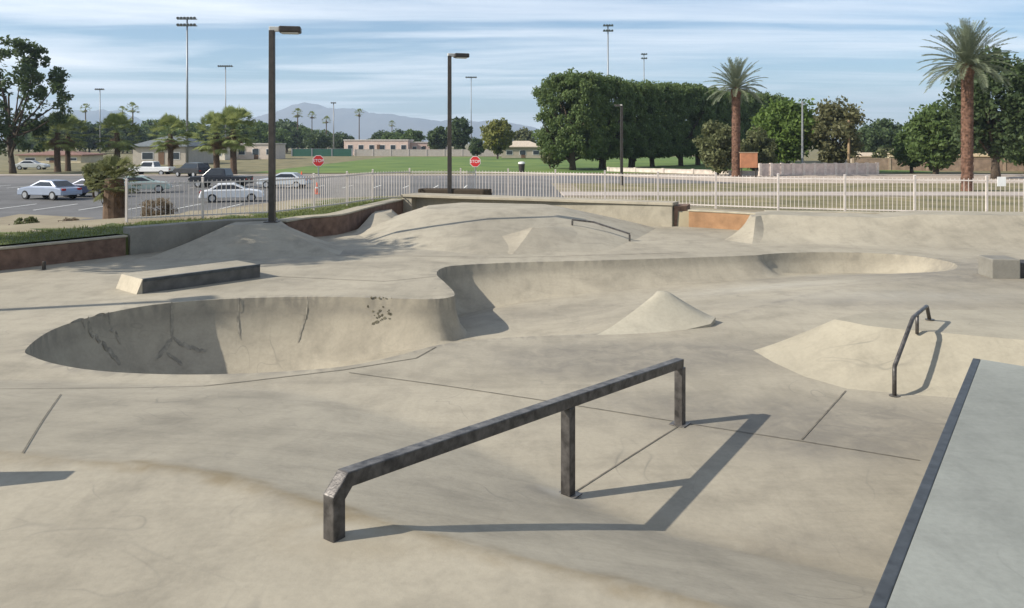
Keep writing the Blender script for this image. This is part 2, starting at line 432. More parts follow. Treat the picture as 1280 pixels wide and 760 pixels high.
ud = poly_dist(V2, UPC, False)
w_d = np.interp(V2[:, 0], [-4.5, -3.4, -2.8, -2.2, -1.6, -.9, -.2, .6, 1.4], [.2, .5, .55, 1, 1, .95, .6, .8, .6])
dust += 1.3 * w_d * np.exp(-((ud + .03 * np.sin(V2[:, 0] * 9) + .02 * np.sin(V2[:, 0] * 23)) / .07) ** 2)
side = np.where(V2[:, 1] > np.interp(V2[:, 0], UPC[:, 0], UPC[:, 1]), 1, 0)
grime_shade += .05 * side * np.exp(-(ud / .5) ** 2) * np.interp(V2[:, 0], [-3.2, -1.8, -.5, 2], [0, .35, .8, 1.0])
ld = poly_dist(V2, LOC, False); dust += .25 * np.exp(-(ld / .15) ** 2) * (V2[:, 0] > .5)
for px, py, rx, ry, p, z in ((415, 676, .22, .10, .9, .55), (380, 660, .2, .1, .3, .55), (450, 690, .3, .1, .35, .55)):
    dust += blob(G(px, py, z), (rx, ry), p)
pale += blob(G(709, 625), (.13, .10), .9) + blob(G(418, 672, .55), (.14, .10), .9) + blob(G(952, 345), (1.5, .7), .35) + blob(G(1130, 370), (2, .5), .3)
rd_ = poly_dist(V2, RIM); grime_shade += .9 * np.exp(-(rd_ / .035) ** 2) * inside(V2, RIM) * np.interp(V2[:, 0], [-1, 4], [1, .5])  # thin darker line just inside the bowl lip
ca = me.color_attributes.new('stain_shade', 'FLOAT_COLOR', 'POINT')
arr = np.ones((len(V2), 4), np.float32); arr[:, 0] = np.clip(grime_shade, 0, 1); arr[:, 1] = np.clip(dust, 0, 1); arr[:, 2] = np.clip(pale, 0, 1)
if len(me.vertices) == len(V2): ca.data.foreach_set('color', arr.ravel())
me.set_sharp_from_angle(angle=R(33))
floor = tag(link('skate_floor', me), 'sunlit beige concrete floor of the skate park with a sunken bowl', kind='structure')
# saw-cut joints lie in the floor: draped ribbons
JB = MB()
def joint(p, w=.018):
    P = resample(np.array([q[:2] for q in p]), .12, False); n = len(P)
    d = np.gradient(P, axis=0); d /= np.linalg.norm(d, axis=1)[:, None]; s_ = np.stack([-d[:, 1], d[:, 0]], 1) * w / 2
    A, B = P + s_, P - s_; za, zb = floor_z(A) + .005, floor_z(B) + .005
    vs = []
    for i in range(n): vs += [(A[i, 0], A[i, 1], za[i]), (B[i, 0], B[i, 1], zb[i])]
    JB.add(vs, [(2 * i, 2 * i + 1, 2 * i + 3, 2 * i + 2) for i in range(n - 1)])
joint([G(-60, 511), G(20, 505), G(150, 494), G(300, 478), G(430, 462.5), G(520, 448), G(545, 434)], .016)
joint([G(436, 466), G(560, 483), G(700, 504), G(868, 531), G(1010, 553), G(1150, 576)], .014)
joint([G(76, 505, .1), G(52, 540, .33), G(28, 573, .52)], .009)
joint([G(718, 616), G(780, 576), G(848, 533)], .012)
joint([G(870, 533), G(985, 553), G(1057, 487)], .012) if False else joint([G(1002, 550), G(1057, 489)], .014)
joint([G(180, 321), G(420, 319), G(640, 322), G(860, 316)], .02)
joint([G(330, 345), G(480, 352), G(552, 345)], .016)
JB.build('saw_cut_joints', M['joint'], floor)

# ------------------------------------------------------------------ outer ground (one sheet to the horizon)
OUT = -1.7
LOOPX = LOOP
def outer_z(P):
    s = poly_dist(P, LOOP); ins = inside(P, LOOP); s = np.where(ins, -s, s)
    t = np.clip((s - 3.4) / 13.5, 0, 1); t = t * t * (3 - 2 * t)
    z = .45 * (1 - t) + OUT * t
    z += .03 * np.sin(P[:, 0] * .9) * np.sin(P[:, 1] * .7) * ((s > 3) & (s < 30))
    return np.where(s < -.05, -3.2, z)
lr = resample(LOOP, .8); ln = np.roll(lr, -1, 0) - np.roll(lr, 1, 0); ln /= np.linalg.norm(ln, axis=1)[:, None]
lo = np.stack([-ln[:, 1], ln[:, 0]], 1)
if inside(lr[5:6] + lo[5:6] * .3, LOOP)[0]: lo = -lo
pts = []; edges = []
add_line(lr - lo * .12, True); add_line(lr + lo * .04, True)
ex = []
for s in (.5, 1.2, 2, 3, 4, 5, 6.5, 8, 10, 12, 14, 16, 18, 21, 25):
    q = lr + lo * s; ok = (~inside(q, LOOP)) & (poly_dist(q, LOOP) > s * .97); ex.append(q[ok])
gx, gy = np.meshgrid(np.arange(-200, 201, 10.), np.arange(-60, 341, 10.)); g = np.stack([gx.ravel(), gy.ravel()], 1)
g = g[(~inside(g, LOOP)) & (poly_dist(g, LOOP) > 27)]; ex.append(g)
for r_ in (600, 1200, 2500, 5000, 10000, 20000, 30000):
    a = np.linspace(0, 2 * np.pi, 48, endpoint=False); ex.append(np.stack([r_ * np.cos(a), r_ * np.sin(a)], 1))
allp = np.concatenate([np.array(pts)] + ex)
res = delaunay_2d_cdt([Vector(map(float, p)) for p in allp], edges, [], 0, 1e-4)
O2 = np.array([(v.x, v.y) for v in res[0]]); OT = np.array([f for f in res[2] if len(f) == 3])
OZ = outer_z(O2)
cen = O2[OT].mean(1); sd = poly_dist(cen, LOOP)
mi = np.zeros(len(OT), int)
mi[(sd < 2.6) & (cen[:, 0] < -4.0)] = 1
mi[(sd > 2.0) & (cen[:, 0] > 6) & (cen[:, 1] < 66)] = 2
mi[(cen[:, 1] > 84)] = 2
me = mesh_np('ground', np.column_stack([O2, OZ]), OT, [M['dirt'], M['grass'], M['olive']], mi, True)
tag(link('ground', me), 'open ground around the skate park reaching to the horizon', kind='structure')
def oz(x, y): return float(outer_z(np.array([[x, y]], float))[0])

def sheet(name, poly, z, mat, label):
    b = MB(); n = len(poly)
    b.add([(p[0], p[1], z) for p in poly], [tuple(range(n))])
    o = b.build(name, mat); o.data.flip_normals() if o.data.polygons[0].normal.z < 0 else None
    return tag(o, label, kind='structure')
sheet('parking_lot', [(-120, 44), (-22, 42.5), (-6, 44), (4, 47), (4, 82), (-120, 82)], OUT + .006, M['asphalt'], 'grey asphalt car park beyond the fence')
sheet('road', [(-160, 82), (24, 82), (12, 100), (-160, 100)], OUT + .010, M['asphalt2'], 'road running past behind the car park')
sheet('lawn', [(6, 66.4), (160, 66.4), (160, 81.9), (6, 81.9)], OUT + .014, M['olive'], 'strip of dry lawn beyond the pavement')
sheet('dirt_ground', [(24.2, 82), (160, 82), (160, 100), (12.2, 100)], OUT + .012, M['paleground'], 'pale bare ground beyond the dry lawn')
sheet('sports_field', [(-36, 110), (60, 110), (60, 235), (-36, 235)], OUT + .010, M['field'], 'green sports field beyond the road')
sheet('lawn', [(-160, 104), (-38, 104), (-38, 130), (-160, 130)], OUT + .010, M['olive'], 'grass verge under the row of fan palms')
pb = MB(); pb.box((55, 64.2, OUT + .06), (102, 4.2, .12)); tag(pb.build('pavement', M['walk'], bevel=.02), 'pale pavement with kerb beyond the fence', kind='structure')
pb = MB(); pb.box((0, 101.2, OUT + .06), (300, 2.2, .12)); tag(pb.build('pavement', M['walk'], bevel=.02), 'pale pavement on the far side of the road', kind='structure')
pb = MB()
for x in np.arange(-80, -2, 2.8):
    pb.box((x, 52, OUT + .012), (.12, 5.0, .008))
for x in np.arange(-80, -2, 2.8):
    pb.box((x, 76, OUT + .012), (.12, 5.0, .008))
tag(pb.build('parking_markings', M['paint']), 'white bay lines painted on the car park', kind='structure')

# ------------------------------------------------------------------ walls and planters
def wall_poly(line, thick):
    P = np.array(line, float); d = np.gradient(P, axis=0); d /= np.linalg.norm(d, axis=1)[:, None]
    nrm = np.stack([-d[:, 1], d[:, 0]], 1)
    return P - nrm * .10, P + nrm * thick
def wall(name, label, line, thick, z1, mat, capmat=None, overhang=.03, cap_h=.06, z0=-.3, caplip=None):
    A, B = wall_poly(line, thick)
    b = MB(); n = len(A)
    vs = [(x, y, z0) for x, y in A] + [(x, y, z0) for x, y in B] + [(x, y, z1) for x, y in A] + [(x, y, z1) for x, y in B]
    fs = []
    for i in range(n - 1):
        fs += [(i, i + 1, 2 * n + i + 1, 2 * n + i), (n + i + 1, n + i, 3 * n + i, 3 * n + i + 1), (2 * n + i, 2 * n + i + 1, 3 * n + i + 1, 3 * n + i)]
    fs += [(0, 2 * n, 3 * n, n), (n - 1, 2 * n - 1, 4 * n - 1, 3 * n - 1)]
    b.add(vs, fs)
    t = thing(name, label, 'wall')
    b.build('wall_face', mat, t, bevel=.015)
    if capmat:
        P = np.array(line, float); d = np.gradient(P, axis=0); d /= np.linalg.norm(d, axis=1)[:, None]; nr = np.stack([-d[:, 1], d[:, 0]], 1)
        lip = caplip if caplip is not None else np.full(n, overhang)
        A = P - nr * (np.asarray(lip)[:, None] + .10); B = P + nr * (thick + .03)
        A[0] -= d[0] * .03; B[0] -= d[0] * .03; A[-1] += d[-1] * .03; B[-1] += d[-1] * .03
        b = MB(); za, zb = z1 + .003, z1 + cap_h
        vs = [(x, y, za) for x, y in A] + [(x, y, za) for x, y in B] + [(x, y, zb) for x, y in A] + [(x, y, zb) for x, y in B]
        fs2 = list(fs) + [(i + 1, i, n + i, n + i + 1) for i in range(n - 1)]
        b.add(vs, fs2); b.build('wall_cap', capmat, t, bevel=.012)
    return t
# walls go so that the outer side is to the left of the line's direction (lines run clockwise seen from above => flip)
wall('planter_wall', 'low red-brown masonry planter wall with grass on top, left of the grey wall', [(-15.8, 7.8), (-14, 11), (-12, 13.5), (-9.87, 15.9), (-8.62, 17.75)], .3, .40, M['rustbrown'], M['cap'], .02, .05)
wall('concrete_wall', 'plain grey concrete wall behind the shaded bank ramp beside the tall lamp post', [(-8.56, 17.85), (-7.7, 18.85), (-6.95, 19.65), (-5.85, 19.98)], .28, .60, M['conc_grey'])
pl = catmull([(-5.72, 20.0), (-5.36, 21.1), (-4.75, 21.9), (-4.42, 24.3), (-4.15, 26.0), (-3.85, 27.7)], 6)
wall('planter_wall', 'curved brown planter wall between the lamp posts at the back of the park', pl, .3, .50, M['rustbrown'], M['cap'], .02, .05)
bl = [(-3.62, 27.98), (-3.0, 27.66), (-1.5, 26.93), (0, 26.2), (1.5, 25.46), (3.2, 24.63), (4.8, 23.85)]
bw = wall('ledge_wall', 'long pale concrete ledge wall with flat cap behind the low mound', bl, .55, .62, M['conc_plain'], M['conc_pale'], caplip=[.34, .34, .30, .2, .12, .06, .04], cap_h=.09)
b = MB(); b.box((-3.55, 27.72, .27), (.42, .36, .70), R(-26)); b.build('end_pillar', M['conc_pale'], bw, bevel=.02)
b = MB(); b.prism([(4.83, 23.82), (5.22, 23.9), (5.5, 24.7), (5.1, 24.75)], -.2, .60); b.build('end_face', M['rustbrown'], bw)  # shadowed end of the wall, its shade put into dark brown
ol = catmull([(5.28, 23.75), (5.9, 23.35), (6.5, 22.9), (7.05, 22.4)], 6)
wall('planter_wall', 'curved orange-tan planter wall between the ledge wall and the right quarter pipe', ol, .25, .46, M['tanbrown'], M['cap'], .02, .05)
b = MB(); b.prism([(-3.4, 28.75), (-1.0, 28.3), (-.7, 28.75), (-3.1, 29.3)], .3, .84); 
tag(b.build('planting_bed', simple('dark_soil', (.06, .045, .03), .95, bump=.8), bevel=.05), 'long dark soil bed at the fence beside the second lamp post', 'planting bed')

# ------------------------------------------------------------------ ramps
def loft(rows, name, mat, parent=None, close_ends=True, smooth=True, zb=-.6):
    rows = [np.asarray(r, float) for r in rows]; m = len(rows); n = len(rows[0])
    V = np.concatenate(rows); F = []
    for i in range(m - 1):
        for j in range(n - 1):
            a = i * n + j; F.append((a, a + 1, a + n + 1, a + n))
    b = MB(); b.add(V, F)
    # skirt to below the floor
    bd = [(0, j) for j in range(n)] + [(i, n - 1) for i in range(1, m)] + [(m - 1, j) for j in range(n - 2, -1, -1)] + [(i, 0) for i in range(m - 2, 0, -1)]
    idx = [i * n + j for i, j in bd]; k = len(idx); base = len(b.v)
    b.v += [(b.v[q][0], b.v[q][1], zb) for q in idx]
    for q in range(k):
        b.f.append((idx[q], idx[(q + 1) % k], base + (q + 1) % k, base + q)); b.m.append(0)
    o = b.build(name, mat, parent, smooth=True)
    o.data.set_sharp_from_angle(angle=R(24))
    return o
def pyramid(name, label, base, top, mat, conc=1.0, n=8, zb=-.6, cat='ramp', sharp=14):
    """base polygon (x,y,z) and a top polygon with as many corners; faces curve up between them (conc>1 hollow)"""
    base = np.asarray(base, float); top = np.asarray(top, float); k = len(base)
    b = MB(); rows = []
    for i in range(n + 1):
        t = i / n; r = base + (top - base) * t; r[:, 2] = base[:, 2] + (top[:, 2] - base[:, 2]) * t ** conc; rows.append(r)
    rows = [np.column_stack([base[:, :2], np.full(k, zb)])] + rows
    vs = [tuple(p) for r in rows for p in r]; fs = []
    for i in range(len(rows) - 1):
        for j in range(k):
            a, c = i * k + j, i * k + (j + 1) % k; fs.append((a, c, c + k, a + k))
    fs.append(tuple(range((len(rows) - 1) * k, len(rows) * k)))
    b.add(vs, fs)
    o = b.build(name, mat, None); 
    o.data.polygons.foreach_set('use_smooth', [True] * len(o.data.polygons)); o.data.set_sharp_from_angle(angle=R(sharp))
    return tag(o, label, cat)

# bank ramp at the back left, in the tree's shade
pyramid('bank_ramp', 'wide grey bank ramp in tree shade in front of the grey wall',
        [G(186, 322), G(300, 324), G(424, 319), (-3.95, 19.0, 0), (-5.4, 19.9, 0), (-8.0, 18.4, 0)],
        [(-6.72, 18.85, .55), (-6.2, 18.85, .56), (-5.62, 18.9, .55), (-5.58, 19.3, .55), (-5.75, 19.85, .56), (-6.75, 19.55, .56)], M['conc_plain'], 1.15)
# big low mound at the back middle
pyramid('funbox_mound', 'broad low concrete mound in front of the ledge wall, carrying the small rail',
        [G(470, 306), G(600, 318.5), G(762, 312.5), (3.3, 20.9, 0), (4.2, 23.3, 0), (2.0, 25.0, 0), (-3.0, 26.6, 0), (-4.3, 24.0, 0), G(446, 292)],
        [(-2.2, 22.4, .60), (-.6, 22.3, .64), (1.0, 22.5, .62), (1.3, 22.9, .62), (1.35, 23.6, .62), (1.0, 24.6, .6), (-1.6, 25.3, .6), (-2.5, 24.2, .6), (-2.5, 23.2, .58)], M['conc_plain'], .9)
pyramid('pyramid_bump', 'small pale wedge bump on the front slope of the low mound',
        [G(597, 303, .1), G(640, 318), (1.7, 18.7, -.02), (2.6, 19.9, .0), (2.2, 21.0, .25), (.3, 20.6, .25)],
        [(.46, 19.52, .42), (.50, 19.46, .43), (.85, 19.6, .42), (1.05, 19.85, .41), (1.0, 20.0, .40), (.6, 19.75, .41)], M['conc_pale'], 1.15)
# knoll at left of the mound
pyramid('bank_ramp', 'small rough pale bank at the foot of the brown planter wall left of the mound',
        [G(440, 293), G(470, 297), G(525, 296), (-3.1, 24.6, 0), (-3.6, 26.5, 0), (-4.35, 24.6, 0)],
        [(-4.2, 23.9, .36), (-4.0, 23.9, .38), (-3.8, 24.0, .36), (-3.7, 24.6, .36), (-3.85, 25.6, .36), (-4.25, 24.9, .36)], M['conc_pale'], 1.2)
# right quarter pipe
Qb = catmull([G(936, 305)[:2], (7.0, 19.75), (8.4, 19.35), (11, 18.85), (14, 18.3), (18, 17.6)], 10)
Qt = catmull([(6.45, 21.2), (7.3, 20.9), (8.8, 20.6), (11, 20.35), (14.2, 19.9), (18, 19.2)], 10)
qz = np.interp(np.linspace(0, 1, len(Qb)), [0, .12, .42, .47, .55, 1], [.56, .60, .58, .56, .66, .66])
rows = []
for i in range(13):
    t = i / 12; p = Qb + (Qt - Qb) * (1 - (1 - t) ** 1.0)
    rows.append(np.column_stack([p, qz * (t ** 1.55)]))
back = Qt + np.array([.35, 1.15]); rows.append(np.column_stack([back, qz])); 
rows = [np.column_stack([Qb[:, 0] - .0, Qb[:, 1] - .0, np.full(len(Qb), -.003)])] + rows[1:]
qp = loft(rows, 'quarter_pipe', M['conc_plain'])
tag(qp, 'long pale curved quarter pipe along the right back edge below the fence', 'quarter pipe')
pyramid('bank_ramp', 'light hip ramp where the right quarter pipe meets the orange planter wall',
        [G(905, 300), G(940, 305), (6.6, 20.0, 0), (7.6, 21.0, 0), (7.0, 21.9, 0), (6.2, 22.1, 0)],
        [(6.3, 21.0, .55), (6.38, 20.95, .56), (6.5, 21.05, .57), (6.75, 21.3, .57), (6.75, 21.5, .57), (6.4, 21.5, .56)], M['conc_pale'], 1.35)
# light pyramid at the lip of the bowl
pyramid('bowl_pyramid', 'bright concave concrete pyramid at the near lip of the bowl',
        [G(746, 418.5), G(775, 418), G(815, 416), G(858, 412), (2.69, 10.84, .04), (2.82, 11.08, .08), (2.75, 12.0, -.2), (2.4, 12.7, -.55), (1.6, 12.0, -.6), (1.2, 11.0, -.25)],
        [(2.05, 11.27, .395), (2.06, 11.25, .405), (2.09, 11.24, .41), (2.14, 11.24, .405), (2.20, 11.26, .39), (2.23, 11.30, .38), (2.2, 11.38, .38), (2.15, 11.42, .38), (2.08, 11.40, .39), (2.05, 11.33, .39)], M['conc_white'], 1.25, 12, -.9, sharp=50)
# large funbox with the kinked rail
pyramid('funbox', 'large flat-topped funbox with a bright hip and the kinked handrail on its bank',
        [(2.90, 9.62, 0), (2.97, 9.1, 0), (3.12, 8.55, 0), (3.4, 8.12, 0), (3.9, 7.95, 0), (5.2, 7.6, 0), (9.5, 6.1, 0), (12.5, 7.5, 0), (12.5, 11.6, 0), (5.0, 11.6, 0), (3.9, 10.5, 0)],
        [(3.76, 9.32, .44), (3.78, 9.22, .45), (3.84, 9.08, .46), (3.96, 8.90, .46), (4.13, 8.79, .46), (5.29, 8.26, .46), (9.8, 6.95, .46), (11.4, 8.0, .46), (11.4, 9.6, .46), (4.9, 9.8, .45), (4.1, 9.55, .45)], M['conc_hip'], 1.12, 10, sharp=18)

# manual pad, left
mp = thing('manual_pad', 'long low concrete block with dark shaded side behind the left bowl', 'grind block', (0, 0, 0))
a, c = Vector(G(178, 367)[:2]), Vector(G(325, 346.5)[:2]); dr = (c - a).normalized(); nn = Vector((-dr.y, dr.x))
w = .82
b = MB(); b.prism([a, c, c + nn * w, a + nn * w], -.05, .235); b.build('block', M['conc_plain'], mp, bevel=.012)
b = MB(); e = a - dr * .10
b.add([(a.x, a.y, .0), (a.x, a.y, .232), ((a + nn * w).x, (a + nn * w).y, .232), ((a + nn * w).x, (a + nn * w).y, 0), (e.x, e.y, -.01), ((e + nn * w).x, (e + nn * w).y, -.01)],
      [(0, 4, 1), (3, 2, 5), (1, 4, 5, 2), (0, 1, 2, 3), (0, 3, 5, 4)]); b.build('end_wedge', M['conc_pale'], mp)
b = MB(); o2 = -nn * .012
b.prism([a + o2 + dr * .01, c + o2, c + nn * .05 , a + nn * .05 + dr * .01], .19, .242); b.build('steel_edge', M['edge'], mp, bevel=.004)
b = MB(); b.prism([a - nn * .004, c - nn * .004, c - nn * .0005, a - nn * .0005], .0, .19); b.build('painted_shade_side', simple('painted_shade_concrete', (.085, .082, .075), .5, 0, .3, 6), mp)  # dark strip puts the block's shaded side into colour
# foreground ledge, right
L0, L1 = Vector((1.03, 2.66)), Vector((4.09, 7.10)); dr = (L1 - L0).normalized(); nn = Vector((dr.y, -dr.x))
lg = thing('hubba_ledge', 'smooth blue-grey concrete ledge with a dark steel edge at the right foreground', 'grind ledge')
b = MB(); b.prism([L0 + nn * .062, L1 + nn * .062, L1 + nn * 5.2 - dr * .75, L0 + nn * 5.2 - dr * .75], -.4, .585); b.build('block', M['conc_cool'], lg)
b = MB(); b.prism([L0, L1, L1 + nn * .060, L0 + nn * .060], -.4, .587); b.build('steel_edge', M['edge'], lg, bevel=.006)
# small grind box, right middle
gb = thing('grind_box', 'small grey concrete grind box with a dark side at the right beyond the funbox', 'grind block')
p = G(1238, 347); b = MB(); b.box((9.10, 14.95, .17), (.50, .55, .37), R(-6)); b.build('block', M['conc_grey'], gb, bevel=.02)
b = MB(); b.box((9.56, 14.98, .13), (.42, .5, .29), R(-6)); b.build('dark_right_side', simple('dark_side_colour', (.05, .045, .04), .7), gb, bevel=.02)  # dark block stands for the box's dark right face
# unseen block added to cast the shadow wedge at the foreground's left
b = MB(); b.box((-4.08, 4.42, .80), (1.5, .13, .56), R(2)); tag(b.build('grind_box', M['conc_plain'], bevel=.015), 'low narrow concrete block added out of view to cast a shadow at the left foreground', 'grind block')
b = MB(); x, y, z = G(55, 337); b.tube([(x, y, -.02), (x, y, .15)], .035, 10); b.tube([(x, y, .15), (x, y, .165)], [.035, .02], 10)
tag(b.build('bollard', M['bronze']), 'tiny dark post stub standing before the red-brown planter wall', 'post')

# ------------------------------------------------------------------ rails
def rail_thing(name, label, path, feet, w, plate=True):
    t = thing(name, label, 'grind rail')
    b = MB(); b.square_bar(path, w); b.build('bar', M['steel'], t, bevel=w * .08)
    hd = Vector(path[-1]) - Vector(path[0]); rz = math.atan2(hd.y, hd.x)
    for (x, y, z0, z1) in feet:
        b = MB(); b.box((x, y, (z0 + z1) / 2 - .02), (w * .98, w * .98, z1 - z0 + .04), rz); p_ = b.build('post', M['steel'], t, bevel=w * .07)
        if plate:
            b = MB(); b.box((x, y, z0 + .004), (w * 1.9, w * 1.9, .010), rz); b.build('base_plate', M['steel'], p_, bevel=.003)
    return t
w = .078
P1 = (-.873, 3.93); P2 = (.385, 5.63); P3 = (1.491, 7.10)
# straight plan line through first and last post
def on(t): return (P1[0] + (P3[0] - P1[0]) * t, P1[1] + (P3[1] - P1[1]) * t)
z1, z3 = .835, .545
def rz_(t): return z1 + (z3 - z1) * t
t2 = (P2[1] - P1[1]) / (P3[1] - P1[1]); P2 = on(t2)
c0, c1, c2 = on(0), on(.028), on(1)
zf1 = fz(*c0)
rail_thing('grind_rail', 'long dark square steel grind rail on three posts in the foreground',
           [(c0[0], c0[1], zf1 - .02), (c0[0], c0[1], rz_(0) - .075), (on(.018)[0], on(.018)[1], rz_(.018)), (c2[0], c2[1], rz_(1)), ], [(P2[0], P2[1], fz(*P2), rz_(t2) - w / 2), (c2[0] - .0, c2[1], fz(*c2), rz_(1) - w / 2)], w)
# small back rail
rail_thing('grind_rail', 'small thin dark rail on the right flank of the low mound at the back',
           [(1.55, 20.7, .50), (2.10, 20.6, .45), (2.98, 20.2, .19)], [(1.56, 20.69, .2, .48), (2.97, 20.2, -.02, .17)], .045, False)
# kinked handrail on the funbox
hr = thing('handrail', 'thin dark kinked handrail standing on the bank of the large funbox', 'grind rail')
f0 = G(1118, 495)
b = MB()
b.tube([(f0[0], f0[1], -.02), (f0[0], f0[1], .22), (f0[0] + .01, f0[1] + .015, .29), (4.2, 8.4, .635), (4.24, 8.45, .655), (4.66, 9.0, .655), (4.70, 9.06, .64), (4.80, 9.2, .47)], .021, 10)
b.build('bar', M['steel'], hr, smooth=True)
b = MB(); b.tube([(4.36, 8.61, .44), (4.36, 8.61, .655)], .019, 8); b.build('post', M['steel'], hr, smooth=True)
for q in ((f0[0], f0[1], .0), (4.81, 9.21, .458)):
    b = MB(); b.tube([q, (q[0], q[1], q[2] + .008)], .05, 12); b.build('base_plate', M['steel'], hr)

# ------------------------------------------------------------------ marks on the bowl wall (paint specks, wheel marks)
def hit(px, py):
    d = np.arange(8.0, 20, .02); x = (px - 640) * d / FPX; z = EYE - (py - HOR) * d / FPX
    fzv = floor_z(np.column_stack([x, d])); k = np.argmax((fzv > z) & (d > 9.3))
    x, y = x[k], d[k]; e_ = .03
    nx = (fz(x - e_, y) - fz(x + e_, y)) / (2 * e_); ny = (fz(x, y - e_) - fz(x, y + e_)) / (2 * e_)
    return Vector((x, y, fzv[k])), Vector((nx, ny, 1)).normalized()
gbm = MB()
for i in range(46):
    c, n = hit(476 + random.gauss(0, 7) , 393 + random.gauss(0, 8)); u = n.orthogonal().normalized(); v_ = n.cross(u)
    r = random.uniform(.010, .026); c = c + n * .012; a0 = random.uniform(0, 6)
    vs = [c + (u * math.cos(k * 1.047 + a0) * random.uniform(.5, 1.3) + v_ * math.sin(k * 1.047 + a0) * random.uniform(.5, 1.3)) * r for k in range(6)]
    gbm.add(vs, [tuple(range(6))])
gbm.build('graffiti_marks', simple('faded_dark_paint', (.09, .08, .05), .8, 0, .5, 30), floor)
wm = MB()
for path, w_ in (([(88, 408), (112, 420), (132, 436), (146, 452), (149, 458)], .07), ([(118, 402), (136, 412), (150, 432)], .05), ([(214, 388), (215, 405), (215, 424)], .045), ([(215, 424), (206, 437), (194, 452)], .07),
                 ([(215, 424), (228, 432), (244, 438), (258, 440)], .06), ([(208, 442), (222, 452), (228, 458)], .05), ([(300, 383), (297, 400), (300, 425)], .03), ([(385, 385), (380, 405), (372, 430)], .03)):
    pp = catmull([(a, b, 0) for a, b in path], 8); L_, R_ = [], []
    H_ = [hit(q[0], q[1]) for q in pp]; k = len(H_)
    for i in range(k):
        d = (H_[min(i + 1, k - 1)][0] - H_[max(i - 1, 0)][0]).normalized(); sd_ = d.cross(H_[i][1]).normalized() * w_ * .5 * (1 - abs(2 * i / (k - 1) - 1) ** 3 * .8)
        L_.append(H_[i][0] + H_[i][1] * .011 + sd_); R_.append(H_[i][0] + H_[i][1] * .011 - sd_)
    wm.add(L_ + R_, [(i, i + 1, k + i + 1, k + i) for i in range(k - 1)])
wm.build('wheel_marks', simple('rubber_wheel_marks', (.25, .225, .175), .8, 0, .35, 12), floor)

# ------------------------------------------------------------------ fence
fl = [(-9.9, 20.55), (-6.8, 22.4), (-5.6, 25.0), (-4.6, 28.4), (-3.9, 28.95), (-1.1, 28.9), (1.7, 27.4), (5.2, 25.3), (8.4, 23.7), (11.0, 22.9), (14.0, 22.2), (19, 21.2)]
fl = resample(np.array(fl), .12, False)
S = np.concatenate([[0], np.cumsum(np.linalg.norm(np.diff(fl, axis=0), axis=1))])
fence = thing('picket_fence', 'cream metal picket fence running around the back of the skate park', 'fence')
def at_s(s): return np.array([np.interp(s, S, fl[:, 0]), np.interp(s, S, fl[:, 1])])
bay = 1.85; nb = int(S[-1] // bay)
for i in range(nb + 1):
    p = at_s(i * bay); z0 = oz(p[0], p[1]); b = MB()
    b.box((p[0], p[1], z0 + .52), (.055, .055, 1.16)); b.box((p[0], p[1], z0 + 1.11), (.07, .07, .02), taper=.5)
    b.build('post', M['fence'], fence)
for i in range(nb):
    b = MB(); p, q = at_s(i * bay), at_s((i + 1) * bay); z0, z1_ = oz(*p), oz(*q)
    d = q - p; L = np.linalg.norm(d); rzb = math.atan2(d[1], d[0])
    for zz in (.10, .98):
        m_ = (p + q) / 2; b.box((m_[0], m_[1], (z0 + z1_) / 2 + zz), (L, .028, .035), rzb)
    n = int(L / .115)
    for k in range(1, n):
        t = k / n; x, y = p + d * t; zc = z0 + (z1_ - z0) * t
        b.box((x, y, zc + .55), (.0155, .0155, .98), rzb)
    b.build('picket_panel', M['fence'], fence)
kb = MB(); kl = resample(np.array([(7.2, 22.75), (9.0, 22.45), (13, 21.6), (18, 20.5)]), 1.5, False)
# kerb strip behind the quarter pipe
tag(wall('kerb', 'pale yellowish kerb at the foot of the fence behind the quarter pipe', [tuple(p) for p in kl], .22, .56, M['cap'], z0=.2), None, 'kerb')

# ------------------------------------------------------------------ lamp posts
def lamp_post(label, base, h, head_rz, r=.075, two=False):
    t = thing('lamp_post', label, 'lamp post', base, 0, 'shoebox lamp posts')
    b = MB(); b.box((0, 0, h / 2 - .1), (r * 2, r * 2, h + .2), 0, taper=.86); b.build('pole', M['bronze'], t, bevel=.012)
    b = MB(); b.box((0, 0, -.02), (.34, .34, .16)); b.build('base', M['bronze'], t, bevel=.02)
    ca, sa = math.cos(head_rz), math.sin(head_rz)
    b = MB(); b.box((.10 * ca, .10 * sa, h + .03), (.34, .09, .12), head_rz); b.build('arm', M['lens'], t, bevel=.015)
    b = MB(); b.box((.43 * ca, .43 * sa, h + .02), (.52, .36, .15), head_rz); hd = b.build('lamp_head', M['bronze'], t, bevel=.03)
    b = MB(); b.box((.43 * ca, .43 * sa, h - .062), (.40, .28, .02), head_rz); b.build('lens', M['lens'], hd)
    return t
l1 = GD(340, 281, 19.55); lamp_post('tall dark lamp post at the top of the shaded bank ramp, nearer of the two', (l1[0], l1[1], .52), 4.72, R(10), .076)
l2 = GD(562, 244, 28.55); lamp_post('dark lamp post behind the fence at the left end of the ledge wall', (l2[0], l2[1], .44), 5.15, R(18), .076)
lamp_post('dark lamp post rising out of the planter beyond the left foreground', (-13.2, 10.3, .35), 4.9, R(30), .085)
l3 = GD(777, 232, 78); lamp_post('slim lamp post standing in front of the big hedge-like ficus trees', (l3[0], l3[1], OUT), 7.8, R(160), .14)

